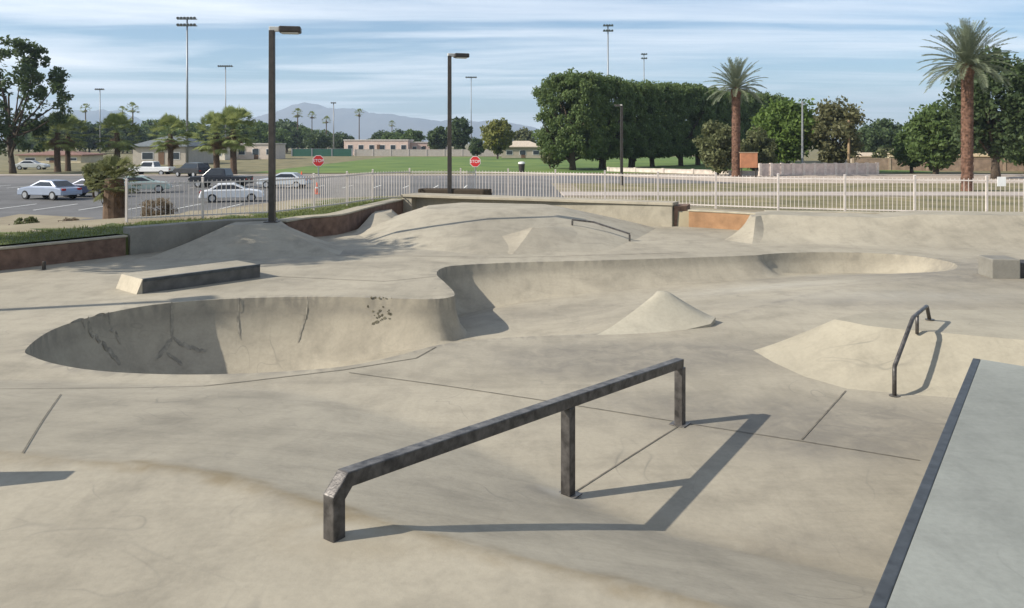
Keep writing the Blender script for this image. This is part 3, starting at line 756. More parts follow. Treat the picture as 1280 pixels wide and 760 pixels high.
# ------------------------------------------------------------------ sports-field light towers
def tower(label, px, ytop, d, rows=2, n=6, r=.22, zt=None):
    x, y, z = GD(px, ytop, d)
    t = thing('floodlight_tower', label, 'floodlight', (x, y, OUT), 0, 'sports field floodlights')
    h = z - OUT
    b = MB(); b.tube([(0, 0, -.3), (0, 0, h)], [r, r * .6], 10); b.build('pole', M['galv'], t, smooth=True)
    wd = n * .62
    for k in range(rows):
        b = MB(); b.box((0, 0, h - .3 - k * 1.25), (wd, .16, .16)); bar = b.build('crossbar', M['galv'], t)
        for j in range(n):
            b = MB(); xx = (j - (n - 1) / 2) * .62; b.tube([(xx, -.12, h - .02 - k * 1.25), (xx, -.52, h - .2 - k * 1.25)], [.16, .30], 8)
            b.build('flood_lamp', M['lampgrey'], bar)
    return t
tower('tallest floodlight tower, above the fan palms at the left', 234, 22, 150, 2, 6, .24)
tower('floodlight tower with a slanted head behind the right pair of fan palms', 282, 82, 230, 1, 7, .22)
tower('small distant floodlight tower left of the tallest tower', 125, 111, 260, 1, 5, .22)
tower('faint floodlight tower just beside the second lamp post', 589, 96, 260, 1, 6, .18)
tower('floodlight tower rising behind the top of the ficus row', 760, 31, 190, 2, 4, .24)
tower('shorter floodlight tower behind the ficus row, further right', 805, 67, 240, 2, 3, .2)
tower('dark distant floodlight tower among the thin palms', 417, 128, 280, 1, 3, .26)
def plain_pole(label, px, ytop, d, r, mat):
    x, y, z = GD(px, ytop, d); b = MB(); b.tube([(x, y, OUT - .3), (x, y, z)], [r, r * .7], 10)
    b.box((x, y, z - .35), (.9, .1, .1)); tag(b.build('utility_pole', mat, smooth=False), label, 'pole')
plain_pole('grey utility pole standing before the bright green tree', 1003, 126, 105, .16, M['galv'])
plain_pole('pale brown utility pole at the edge of the brownish tree', 1061, 150, 105, .2, simple('wood_pole', (.30, .21, .12), .9))

# ------------------------------------------------------------------ vegetation
def leaves(centers, radii, per, size, seed, flat=.8, mat=None, name='crown', aspect=.55, droop=0.0):
    r = np.random.default_rng(seed); C = np.repeat(np.asarray(centers, float), per, 0); Rr = np.repeat(np.asarray(radii, float), per)
    n = len(C); g = r.normal(size=(n, 3)); g /= np.linalg.norm(g, axis=1)[:, None]
    rad = r.uniform(0, 1, n) ** .45
    P = C + g * (Rr * rad)[:, None] * np.array([1, 1, flat])
    u = r.normal(size=(n, 3)); u[:, 2] -= droop; u /= np.linalg.norm(u, axis=1)[:, None]
    k = g * .8 + r.normal(size=(n, 3)) * .6; v = np.cross(u, k); v /= np.linalg.norm(v, axis=1)[:, None] + 1e-9
    s = size * r.uniform(.6, 1.4, n)[:, None]
    a, b_ = u * s, v * s * aspect
    V = np.stack([P - a, P + b_ - a * .1, P + a, P - b_ - a * .1], 1).reshape(-1, 3)
    F = np.arange(n * 4).reshape(-1, 4)
    return V, F
def crown_centers(w, h, zc, n, seed, shape=2.0, gaps=.0, dome=0.0):
    r = np.random.default_rng(seed); out = []
    while len(out) < n:
        p = r.uniform(-1, 1, 3); q = (abs(p[0]) ** shape + abs(p[1]) ** shape + abs(p[2]) ** shape)
        if q > 1 or q < .28: continue
        if gaps and math.sin(p[0] * 5 + seed) * math.sin(p[1] * 4.3 + seed * 2) * math.sin(p[2] * 5.1 + seed * 3) > 1 - gaps * 1.6 - .3: continue
        if dome and p[2] < -.2 and (p[0] ** 2 + p[1] ** 2) < dome: continue
        out.append((p[0] * w / 2, p[1] * w / 2, zc + p[2] * h / 2))
    return np.array(out)
def tree_meshes(name, w, h, crown_bot, ncl, per, clr, leaf, mat, seed, shape=2.0, trunk_r=.25, stems=1, lean=.0, limbs=6, aspect=.55, droop=0.0, gaps=.25):
    ch = h - crown_bot; zc = crown_bot + ch / 2
    C = crown_centers(w - clr, ch - clr, zc, ncl, seed, shape, gaps)
    r = np.random.default_rng(seed + 5); rad = clr * r.uniform(.55, 1.25, len(C))
    V, F = leaves(C, rad, per, leaf, seed + 1, aspect=aspect, droop=droop)
    crown = mesh_np('crown', V, F, [mat])
    b = MB(); rr = random.Random(seed)
    for s in range(stems):
        ox, oy = (rr.uniform(-.5, .5), rr.uniform(-.5, .5)) if stems > 1 else (0, 0)
        tx, ty = rr.uniform(-lean, lean), rr.uniform(-lean, lean)
        top = (ox + tx, oy + ty, zc)
        b.tube([(ox * .5, oy * .5, -.3), (ox * .6 + tx * .2, oy * .6 + ty * .2, crown_bot * .6), (ox + tx * .6, oy + ty * .6, crown_bot + ch * .15), top], [trunk_r * 1.25, trunk_r, trunk_r * .75, trunk_r * .3], 8)
        for k in range(limbs):
            c = C[rr.randrange(len(C))]; st = (ox + tx * .5, oy + ty * .5, crown_bot * .7 + rr.uniform(0, .3) * ch)
            mid = tuple(st[i] * .5 + c[i] * .5 + rr.uniform(-.3, .3) for i in range(3))
            b.tube([st, mid, tuple(c)], [trunk_r * .5, trunk_r * .33, trunk_r * .12], 6, cap=False)
    me = bpy.data.meshes.new('trunk'); me.from_pydata(b.v, [], b.f); me.materials.append(M['trunk'])
    me.polygons.foreach_set('use_smooth', [True] * len(me.polygons))
    return me, crown
def plant(name, meshes, loc, rz, label, cat='tree', group=None, scale=(1, 1, 1)):
    t = thing(name, label, cat, loc, rz, group); t.scale = scale
    link('trunk', meshes[0], t); link('crown', meshes[1], t); return t

# fan palms with thick short trunks
def fan_palm_meshes(h, seed, nl=46, R_=1.35, trunk_r=.33, skirt=True, thin=False):
    rr = random.Random(seed); b = MB()
    pts_ = [(0, 0, -.3), (0, 0, h * .15), (rr.uniform(-.1, .1), rr.uniform(-.1, .1), h * .6), (0, 0, h)]
    b.tube(pts_, [trunk_r * 1.25, trunk_r, trunk_r * .92, trunk_r * .8], 12)
    if not thin:
        for k in range(int(h * 14)):                      # old leaf bases
            z = rr.uniform(.5, h); a = rr.uniform(0, 6.28); q = trunk_r * .98
            b.add([(q * math.cos(a - .16), q * math.sin(a - .16), z), (q * math.cos(a + .16), q * math.sin(a + .16), z), ((q + .12) * math.cos(a), (q + .12) * math.sin(a), z + .2)], [(0, 1, 2)])
    tr = bpy.data.meshes.new('trunk'); tr.from_pydata(b.v, [], b.f); tr.materials.append(M['fantrunk'])
    def fans(n, el0, el1, L, sz):
        f = MB()
        for k in range(n):
            a = rr.uniform(0, 6.28); el = rr.uniform(el0, el1); L_ = L * rr.uniform(.8, 1.15)
            d = Vector((math.cos(a) * math.cos(el), math.sin(a) * math.cos(el), math.sin(el)))
            st = Vector((0, 0, h)); tip = st + d * L_; tip.z -= .12 * L_
            side = d.cross(Vector((0, 0, 1))).normalized(); up = side.cross(d)
            f.add([st - side * .02, st + side * .02, tip + side * .02, tip - side * .02], [(0, 1, 2, 3)])
            m = 13; S_ = sz * rr.uniform(.8, 1.2)
            for j in range(m):
                t = (j / (m - 1) - .5) * R(170); dd = d * math.cos(t) + side * math.sin(t) + up * (.12 * math.cos(2 * t))
                e = tip + dd * S_; e.z -= S_ * (.06 + .16 * abs(math.sin(t)))
                wv = dd.cross(up).normalized() * S_ * .075
                mid = tip + dd * S_ * .55
                f.add([tip, mid + wv, e, mid - wv], [(0, 1, 2, 3)])
        return f
    f = fans(nl, R(-48), R(85), R_ * 1.0, R_ * .46)
    cr = bpy.data.meshes.new('crown'); cr.from_pydata(f.v, [], f.f); cr.materials.append(M['leaf_fan'])
    f = fans(14 if skirt else 8, R(-85), R(-45), R_ * .5, R_ * .45)
    sk = bpy.data.meshes.new('dead_fronds'); sk.from_pydata(f.v, [], f.f); sk.materials.append(M['leaf_dead'])
    return tr, cr, sk
def palm(ms, loc, rz, label, name='fan_palm', group=None, s=1.0, names=('trunk', 'crown', 'dead_fronds')):
    t = thing(name, label, 'palm tree', loc, rz, group); t.scale = (s, s, s)
    for n_, m_ in zip(names, ms): link(n_, m_, t)
    return t
fpA = fan_palm_meshes(6.1, 3, 84, 2.45, .42); fpB = fan_palm_meshes(5.8, 4, 84, 2.35, .42); 
for i, (px, yb, yt, lab) in enumerate(((72, 215, 141, 'thick-trunked fan palm, left one of the pair beside the left edge tree'), (85, 214, 146, 'thick-trunked fan palm, right one of the pair near the silver sedan'),
        (146, 214, 141, 'bushy fan palm directly behind the short stocky palm'), (213, 217, 146, 'bushy fan palm in front of the grey-roofed house'),
        (271, 219, 141, 'fan palm with shaggy trunk, left one of the pair behind the dark pickup'), (292, 219, 138, 'fan palm with shaggy trunk, right one of the pair behind the dark pickup'))):
    d = 4200 / (yb - HOR); zt = EYE - (yt + 12 - HOR) * d / 1000
    s = (zt - OUT) / 7.3
    palm(fpA if i % 2 else fpB, ((px - 640) * d / 1000, d, OUT), i * 1.3, lab, group='fan palms along the road', s=s)
thinA = fan_palm_meshes(15, 9, 40, 1.7, .24, False, True); thinB = fan_palm_meshes(17.5, 10, 40, 1.6, .22, False, True)
for i, (px, yt, d, lab) in enumerate(((107, 133, 330, 'tall thin palm left of the bushy fan palms'), (166, 132, 310, 'tall thin palm above the short stocky palm'), (153, 136, 330, 'small thin palm beside the taller thin palm'),
        (372, 139, 330, 'first of three tall thin palms right of the near lamp post'), (390, 142, 330, 'middle of three tall thin palms right of the near lamp post'), (408, 148, 330, 'last of three tall thin palms right of the near lamp post'),
        (449, 139, 330, 'lone dark thin palm left of the long pale building'), (490, 153, 420, 'very small far palm above the long pale building'), (78, 128, 300, 'tall thin palm half hidden by the left edge tree'))):
    zt = EYE - (yt - HOR) * d / 1000; m_ = thinA if i % 2 else thinB; h0 = 15 if i % 2 else 17.5
    palm(m_, ((px - 640) * d / 1000, d, OUT), i * .9, lab, 'thin_palm', 'thin palms on the skyline', s=(zt - OUT) / (h0 + .8))

# date palms
def date_palm_meshes(h, seed, nf=70, L=3.3, tr_=.36):
    rr = random.Random(seed); b = MB()
    n = 26; zs = [i / n * h for i in range(n + 1)]
    b.tube([(0, 0, -.3)] + [(0, 0, z) for z in zs[1:]], [tr_ * 1.15] + [tr_ * (1.0 + (.06 if i % 2 else -.03)) for i in range(1, n + 1)], 14)
    for k in range(int(h * 26)):
        z = rr.uniform(.3, h); a = k * 2.399; q = tr_ * .97
        b.add([(q * math.cos(a - .2), q * math.sin(a - .2), z), (q * math.cos(a + .2), q * math.sin(a + .2), z), ((q + .09) * math.cos(a + .08), (q + .09) * math.sin(a + .08), z + .22), ((q + .09) * math.cos(a - .08), (q + .09) * math.sin(a - .08), z + .22)], [(0, 1, 2, 3)])
    b.tube([(0, 0, h - .6), (0, 0, h + .25), (0, 0, h + .6)], [tr_ * 1.05, tr_ * 1.35, tr_ * .6], 12)
    tr = bpy.data.meshes.new('trunk'); tr.from_pydata(b.v, [], b.f); tr.materials.append(M['palmtrunk'])
    f = MB()
    for k in range(nf):
        a = k * 2.399 + rr.uniform(-.2, .2); q = (k + .5) / nf
        el = R(88) - q ** 1.05 * R(100); Lf = L * rr.uniform(.88, 1.1) * (1 - .12 * abs(q - .4))
        p = Vector((0, 0, h + .35)); seg = 12; cur = el; pp = [p.copy()]
        for j in range(seg):
            cur -= R(4.6) * (.35 + 1.0 * j / seg) * (.45 + .75 * q) * (1.0 if cur > R(-75) else .2)
            p = p + Vector((math.cos(a) * math.cos(cur), math.sin(a) * math.cos(cur), math.sin(cur))) * Lf / seg; pp.append(p.copy())
        for j in range(seg):
            d = (pp[j + 1] - pp[j]).normalized(); side = d.cross(Vector((0, 0, 1)));
            side = side.normalized() if side.length > .01 else Vector((-math.sin(a), math.cos(a), 0)); up = side.cross(d)
            f.add([pp[j] - side * .03, pp[j] + side * .03, pp[j + 1] + side * .02, pp[j + 1] - side * .02], [(0, 1, 2, 3)])
            if j < 1: continue
            for m in range(4):
                c = pp[j] + (pp[j + 1] - pp[j]) * (m + rr.random()) / 4
                for sgn in (-1, 1):
                    ll = .58 * math.sin(math.pi * min(1, (j + .8) / (seg + 1.2))) ** .5 * rr.uniform(.8, 1.15)
                    dd = (side * sgn * .75 + d * .75 + up * .28).normalized(); e = c + dd * ll; e.z -= .04
                    wv = d.cross(dd).normalized().cross(dd) * .030
                    f.add([c, c + dd * ll * .5 + wv, e, c + dd * ll * .5 - wv], [(0, 1, 2, 3)])
    cr = bpy.data.meshes.new('crown'); cr.from_pydata(f.v, [], f.f); cr.materials.append(M['leaf_date'])
    return tr, cr
d = 98.; zc = EYE - (112 - HOR) * d / 1000
palm(date_palm_meshes(zc - OUT - .3, 21, 74, 4.0, .50), ((920 - 640) * d / 1000, d, OUT), .3, 'tall date palm with orange-brown trunk in front of the ficus row', 'date_palm')
d = 69.; zc = EYE - (88 - HOR) * d / 1000
palm(date_palm_meshes(zc - OUT, 22, 84, 4.1, .47), ((1209 - 640) * d / 1000, d, OUT), 1.1, 'largest date palm at the right with a thick orange-brown trunk', 'date_palm')

# the ficus row
fic = [tree_meshes('ficus', 10.2, 14.8, 1.5, 380, 110, .95, .20, M['leaf_ficus'], 30 + k, 5.0, .34, 3, .8, 8, droop=1.1, gaps=.10) for k in range(3)]
fx0, fy0, fx1, fy1 = 9.6, 121., 55., 172.
for k in range(10):
    t = k / 9
    lab = {0: 'nearest and tallest clipped ficus tree, at the left end of the dark row', 1: 'second ficus tree of the dark row, behind the slim lamp post', 9: 'last ficus tree of the dark row, behind the date palm'}.get(k, 'clipped ficus tree with dark foliage in the middle of the dense row')
    plant('ficus_tree', fic[k % 3], (fx0 + (fx1 - fx0) * t + random.uniform(-.5, .5), fy0 + (fy1 - fy0) * t, OUT), k * 1.571 + .87 + random.uniform(-.15, .15), lab, group='clipped ficus trees in the row', scale=(1, 1, random.uniform(.97, 1.02) * (1.0 - .03 * t)))

# left edge tree, sparse
el = tree_meshes('eucalyptus', 14.5, 19.0, 2.0, 210, 42, 1.0, .27, M['leaf_dark'], 41, 2.0, .35, 2, 1.4, 10, gaps=.5)
plant('eucalyptus_tree', el, (GD(18, 210, 108)[0], 108, OUT), .5, 'tall loose dark tree at the left edge of the photo')
# tree just outside at the left, whose shade lies on the bank ramp
sh = tree_meshes('shade_tree', 5.6, 8.3, 3.6, 170, 70, .75, .10, M['leaf_mid'], 43, 2.0, .16, 1, .3, 9, gaps=.1)
plant('shade_tree', sh, (-15.6, 15.6, .3), .5, 'leafy shade tree standing beyond the red-brown planter wall')
# right side trees
def one(name, label, px, ytop, d, w_px, mat, seed, bot=.15, ncl=120, per=60, leaf=.3, stems=1, shape=2.0, yb=None, gaps=.25, cat='tree', group=None, droop=0, tr=.25, aspect=.55):
    h = EYE - (ytop - HOR) * d / 1000 - OUT; w = w_px * d / 1000
    ms = tree_meshes(name, w, h, h * bot, ncl, per, min(w, h) * .17, leaf, mat, seed, shape, tr, stems, w * .06, 7, droop=droop, gaps=gaps, aspect=aspect)
    return plant(name, ms, ((px - 640) * d / 1000, d, OUT), seed, label, cat, group)
one('broadleaf_tree', 'bright green bushy tree right of the first date palm', 985, 119, 112, 88, M['leaf_bright'], 51, .08, 130, 80, .3, 2)
one('broadleaf_tree', 'thin brownish tree with bare patches beside the bright green tree', 1045, 119, 108, 76, M['leaf_brown'], 52, .1, 120, 50, .28, 3, gaps=.5)
one('broadleaf_tree', 'dark tree between the ficus row and the bright green tree', 962, 140, 130, 60, M['leaf_dark'], 60, .06, 80, 70, .32)
one('shrub', 'pale olive shrub at the foot of the first date palm', 897, 150, 101, 52, M['leaf_olive'], 53, .02, 90, 70, .22, 4, tr=.1, cat='shrub')
one('shrub', 'grey-green bush right of the first date palm', 947, 160, 104, 48, M['leaf_olive'], 54, .02, 80, 70, .22, 4, tr=.1, cat='shrub')
one('broadleaf_tree', 'distant dark tree between the brownish tree and the gap on the right', 1102, 148, 190, 62, M['leaf_dark'], 55, .05, 80, 60, .45)
one('broadleaf_tree', 'green tree with yellowish tops left of the largest date palm', 1168, 126, 104, 70, M['leaf_mid'], 56, .05, 120, 70, .3, 2)
one('broadleaf_tree', 'small yellow-green tree in front of the green tree at the right', 1140, 152, 110, 44, M['leaf_mid'], 57, .05, 70, 70, .26)
one('broadleaf_tree', 'big dark spreading tree behind the largest date palm', 1245, 58, 92, 118, M['leaf_dark'], 58, .12, 210, 62, .28, 2, gaps=.4, tr=.4)
one('broadleaf_tree', 'green tree at the right edge behind the block wall', 1300, 150, 110, 90, M['leaf_mid'], 59, .05, 110, 70, .32)
one('shrub', 'low olive bushes in front of the tan house roof at the right', 1122, 182, 140, 60, M['leaf_olive'], 62, .02, 60, 50, .3, 3, tr=.1, cat='shrub')
# middle background trees
one('broadleaf_tree', 'yellow-green pointed tree left of the small tan house', 622, 145, 205, 40, M['leaf_yellow'], 64, .08, 90, 70, .45, 1)
one('broadleaf_tree', 'dark upright tree behind the second lamp post', 574, 144, 250, 34, M['leaf_dark'], 65, .08, 80, 60, .5)
one('broadleaf_tree', 'rounded dark tree left of the second lamp post', 547, 156, 260, 30, M['leaf_dark'], 66, .08, 70, 60, .5)
one('broadleaf_tree', 'low round tree behind the long pale building', 516, 160, 300, 30, M['leaf_mid'], 67, .08, 60, 60, .5)
one('broadleaf_tree', 'small dark bush-like tree right of the second lamp post', 596, 171, 230, 22, M['leaf_dark'], 68, .05, 50, 50, .4)
one('broadleaf_tree', 'distant olive tree right of the yellow-green tree', 655, 160, 280, 30, M['leaf_olive'], 69, .05, 60, 60, .5)
one('broadleaf_tree', 'wispy pale shrub-like tree at the left foot of the ficus row', 690, 172, 128, 34, M['leaf_olive'], 70, .05, 50, 60, .25, 2, tr=.1)
# skyline trees: three kinds, copied
sky = [tree_meshes('skyline_tree', 12 + 3 * k, 9.5 + 1.5 * k, 1.0, 60, 55, 1.9, .55, [M['leaf_dark'], M['leaf_mid'], M['leaf_dark']][k], 80 + k, 2.0, .3, 1, .5, 4) for k in range(3)]
sp = random.Random(5)
for k in range(52):
    px = 22 + k * 9.5 + sp.uniform(-6, 6)
    if 430 < px < 470 or px > 505: px = sp.uniform(40, 420)
    d = sp.uniform(285, 380); top = sp.uniform(148, 168) if px < 360 else sp.uniform(156, 174)
    h = EYE - (top - HOR) * d / 1000 - OUT; kk = k % 3; s = h / (9.5 + 1.5 * kk)
    plant('skyline_tree', sky[kk], ((px - 640) * d / 1000, d, OUT), k * 2.1, 'dark broad tree in the far belt of trees on the skyline', group='far trees on the skyline', scale=(s, s, s))
for k in range(12):
    px = 1085 + k * 19; d = sp.uniform(200, 260); kk = k % 3; h = EYE - (sp.uniform(155, 172) - HOR) * d / 1000 - OUT; s = h / (9.5 + 1.5 * kk)
    plant('skyline_tree', sky[kk], ((px - 640) * d / 1000, d, OUT), k * 1.7, 'dark broad tree in the far belt of trees on the skyline', group='far trees on the skyline', scale=(s, s, s))

# near shrubs beyond the planter (left)
def shrub(label, px, ytop, ybot, d, wpx, mat, seed, n=70, per=60, leaf=.07, dry=False):
    x, y, zt = GD(px, ytop, d); zb = EYE - (ybot - HOR) * d / 1000; h = zt - zb; w_ = wpx * d / 1000
    ms = tree_meshes('shrub', w_, h, h * .04, n, per, min(w_, h) * .18, leaf, mat, seed, 2.4, .05, 5, w_ * .2, 5, gaps=.3, aspect=.3 if dry else .5)
    return plant('shrub', ms, (x, y, zb), seed, label, 'shrub')
sf = fan_palm_meshes(1.55, 12, 60, .66, .36); sf[1].materials[0] = M['leaf_olive']
palm(sf, ((143 - 640) * .027, 27, -.28), .4, 'short stocky fan palm with a thick shaggy brown trunk at the fence corner')
shrub('olive shrub beside the road just left of the short fan palm', 122, 200, 240, 42, 36, M['leaf_olive'], 90, 70, 60, .09)
shrub('pale dry rounded bush behind the fence at the left', 196, 247, 278, 30, 44, M['leaf_dry'], 92, 60, 70, .05, True)
shrub('low brownish weed at the edge of the asphalt', 87, 272, 285, 36, 24, M['leaf_dry'], 93, 30, 50, .06, True)
shrub('low dark weed at the left end of the asphalt edge', 33, 270, 288, 36, 26, M['leaf_olive'], 94, 30, 50, .06)

# grass blades in the planters
bl_ = []
r = np.random.default_rng(3)
P = np.column_stack([r.uniform(-16, -3.4, 60000), r.uniform(9, 31, 60000)])
sd_ = poly_dist(P, LOOP); P = P[(~inside(P, LOOP)) & (sd_ > .34) & (sd_ < 2.4)][:16000]
z = outer_z(P); n = len(P); a = r.uniform(0, 6.28, n); h = r.uniform(.04, .10, n); wv = np.column_stack([np.cos(a), np.sin(a), np.zeros(n)]) * .012
B = np.column_stack([P, z - .01]); tip = B + np.column_stack([r.normal(0, .025, n), r.normal(0, .025, n), h])
V = np.stack([B - wv, B + wv, tip], 1).reshape(-1, 3); F = np.arange(n * 3).reshape(-1, 3)
tag(link('grass', mesh_np('grass', V, F, [M['blade']])), 'short grass growing in the raised planters', 'grass', kind='stuff')

# ------------------------------------------------------------------ mountains
nx, ny = 220, 26
xs = np.linspace(-5200, 1500, nx); ys = np.linspace(6200, 9000, ny)
px_ = 640 + xs[None, :] / 7000 * 1000
crest = np.interp(px_[0], [-200, 20, 60, 100, 135, 180, 230, 290, 355, 395, 430, 480, 540, 600, 650, 690, 760, 900], [150, 140, 130, 127, 150, 158, 148, 136, 126, 128, 131, 135, 140, 146, 150, 158, 172, 180])
Hc = np.maximum(0, (HOR - 3 - crest)) * 6.6
V = []
rgn = np.random.default_rng(11)
ph = rgn.uniform(0, 6.28, 40); fr = 10 ** rgn.uniform(-3.2, -1.9, 40); an = rgn.uniform(0, 6.28, 40)
for j, y in enumerate(ys):
    u = (y - ys[0]) / (ys[-1] - ys[0]); env = np.clip(1 - abs(u - .5) / .5, 0, 1) ** .8
    x = xs; nz = np.zeros(nx)
    for q in range(40): nz += np.sin((x * math.cos(an[q]) + y * math.sin(an[q])) * fr[q] * 6.28 + ph[q]) * (.004 / (fr[q] + .002))
    nz = nz / 6
    zz = Hc * env * (1 + .10 * nz) + nz * 12 * env
    for i in range(nx): V.append((x[i], y, OUT - 2 + max(0, zz[i])))
F = np.array([(j * nx + i, j * nx + i + 1, (j + 1) * nx + i + 1, (j + 1) * nx + i) for j in range(ny - 1) for i in range(nx - 1)])
tag(link('mountains', mesh_np('mountains', V, F, [M['rock']], smooth=True)), 'distant desert mountain range', kind='structure')

# ------------------------------------------------------------------ buildings
def house(label, px, d, w_px, ytop, wallc, roofc, depth=9, rz=0, flat=False, nwin=3, eave=None, dark=None, name='house'):
    w_ = w_px * d / 1000; x = (px - 640) * d / 1000; ztop = EYE - (ytop - HOR) * d / 1000; h = ztop - OUT
    wm = simple('stucco', wallc, .9, 0, .1, 1.5); rm = simple('roofing', roofc, .85, 0, .2, 3)
    wh = h * (.92 if flat else .62)
    t = thing(name, label, 'building', (x, d + depth / 2, OUT), rz)
    b = MB(); b.box((0, 0, wh / 2 - .2), (w_, depth, wh + .4)); b.build('wall', wm, t)
    b = MB()
    if flat: b.box((0, 0, wh + .16), (w_ + .4, depth + .4, .3))
    else:
        o_ = .5; A = [(-w_ / 2 - o_, -depth / 2 - o_), (w_ / 2 + o_, -depth / 2 - o_), (w_ / 2 + o_, depth / 2 + o_), (-w_ / 2 - o_, depth / 2 + o_)]
        rr_ = min(w_ * .3, depth * .5)
        b.add([(p[0], p[1], wh + .01) for p in A] + [(p[0], p[1], wh + .2) for p in A] + [(-w_ / 2 + rr_, 0, h), (w_ / 2 - rr_, 0, h)],
              [(3, 2, 1, 0), (0, 1, 5, 4), (1, 2, 6, 5), (2, 3, 7, 6), (3, 0, 4, 7), (4, 5, 9, 8), (5, 6, 9), (6, 7, 8, 9), (7, 4, 8)])
    b.build('roof', rm, t)
    for k in range(nwin):
        xx = (k + .5) / nwin * w_ - w_ / 2 + .3; ww = min(2.2, w_ / nwin * .5)
        b = MB(); b.box((xx, -depth / 2 - .02, wh * .5), (ww, .06, wh * .42)); f_ = b.build('window', M['white'], t)
        b = MB(); b.box((xx, -depth / 2 - .05, wh * .5), (ww - .2, .04, wh * .42 - .2)); b.build('pane', M['winglass'], f_)
    b = MB(); b.box((w_ * .04, -depth / 2 - .02, wh * .36), (1.1, .06, wh * .72)); b.build('door', M['door'], t)
    return t
house('pale yellow low house behind the left pair of fan palms', 62, 165, 78, 189, (.58, .50, .34), (.22, .12, .09), nwin=3)
house('house with a big grey shingle roof behind the fan palms', 199, 150, 66, 170, (.45, .40, .33), (.145, .16, .165), depth=14, nwin=2)
house('cream low building behind the right pair of fan palms', 258, 190, 46, 181, (.70, .62, .50), (.5, .45, .38), flat=True, nwin=2)
house('pinkish cream flat building left of the near lamp post', 318, 200, 52, 179, (.62, .52, .43), (.5, .45, .40), flat=True, nwin=3)
house('long pale pinkish flat-roofed building across the sports field', 470, 262, 80, 174, (.66, .50, .42), (.66, .60, .54), depth=14, flat=True, nwin=6)
house('right wing of pale flat buildings across the sports field', 528, 268, 54, 177, (.58, .42, .36), (.62, .56, .52), depth=14, flat=True, nwin=5)
house('small tan hip-roofed house between the yellow-green tree and ficus row', 652, 215, 50, 176, (.42, .36, .28), (.50, .42, .32), depth=10, nwin=3)
house('low house with a pale tan roof in the gap between the right trees', 1096, 160, 36, 191, (.40, .34, .27), (.52, .42, .30), nwin=2)
house('small cream house beside the pale tan roofed house at the right', 1142, 150, 26, 185, (.72, .63, .44), (.45, .38, .28), nwin=2)
house('brown low house behind the right trees', 1240, 165, 60, 192, (.30, .2, .14), (.45, .33, .18), nwin=3)

# field boundary: green screen and low walls
def long_wall(label, x0, y0, x1, y1, h, mat, name='block_wall', posts=0, pm=None, cat='wall'):
    t = thing(name, label, cat, ((x0 + x1) / 2, (y0 + y1) / 2, OUT), math.atan2(y1 - y0, x1 - x0)); L = math.hypot(x1 - x0, y1 - y0)
    b = MB(); b.box((0, 0, h / 2 - .1), (L, .2, h + .2)); b.build('wall_face', mat, t)
    b = MB(); b.box((0, 0, h + .045), (L + .06, .28, .085)); b.build('wall_cap', pm or mat, t)
    for k in range(posts):
        b = MB(); b.box((-L / 2 + L * k / max(1, posts - 1), -.02, h / 2 + .05), (.34, .34, h + .22)); b.build('pillar', pm or mat, t)
    return t
d = 243.; x0, x1 = (365 - 640) * .243, (440 - 640) * .243
long_wall('dark green windscreen at the far end of the sports field', x0, d, x1, d, 2.2, simple('green_screen', (.03, .10, .07), .9), 'windscreen', 4, M['galv'], 'screen')
long_wall('grey block wall along the far side of the sports field', x1 + .5, 245, 12, 245, 2.0, simple('grey_block', (.42, .38, .33), .9), 'block_wall', 12, simple('pale_block', (.5, .45, .4), .9))
long_wall('long brown block wall behind the dry lawn at the right', 52, 122, 92, 112, 1.75, simple('brown_block', (.25, .18, .13), .9, 0, .25, 1.5), 'block_wall', 9, simple('brown_pillar', (.33, .25, .18), .9))
long_wall('low pinkish white block wall right of the first date palm', 31, 100, 47, 103, 1.45, simple('pink_block', (.60, .49, .43), .9, 0, .2, 2), 'block_wall', 12, simple('cream_block', (.66, .57, .50), .9))
long_wall('low cream wall under the ficus row', 14, 116, 31, 101, .5, simple('cream_low', (.6, .52, .45), .9, 0, .2, 2), 'block_wall', 6)
# orange notice board beside the date palm
nb_ = thing('notice_board', 'orange-brown notice board beside the first date palm trunk', 'sign', (GD(936, 200, 96)[0], 96, OUT))
b = MB(); b.box((0, 0, 2.05), (2.1, .14, 1.8)); b.build('panel', simple('orange_board', (.46, .20, .10), .7, 0, .2, 1.5), nb_, bevel=.02)
b = MB(); b.box((0, 0, 2.99), (2.25, .2, .09)); b.build('top_trim', simple('board_trim', (.4, .3, .2), .7), nb_)
for s in (-.85, .85):
    b = MB(); b.box((s, .04, .5), (.12, .12, 1.35)); b.build('leg', M['bronze'], nb_)

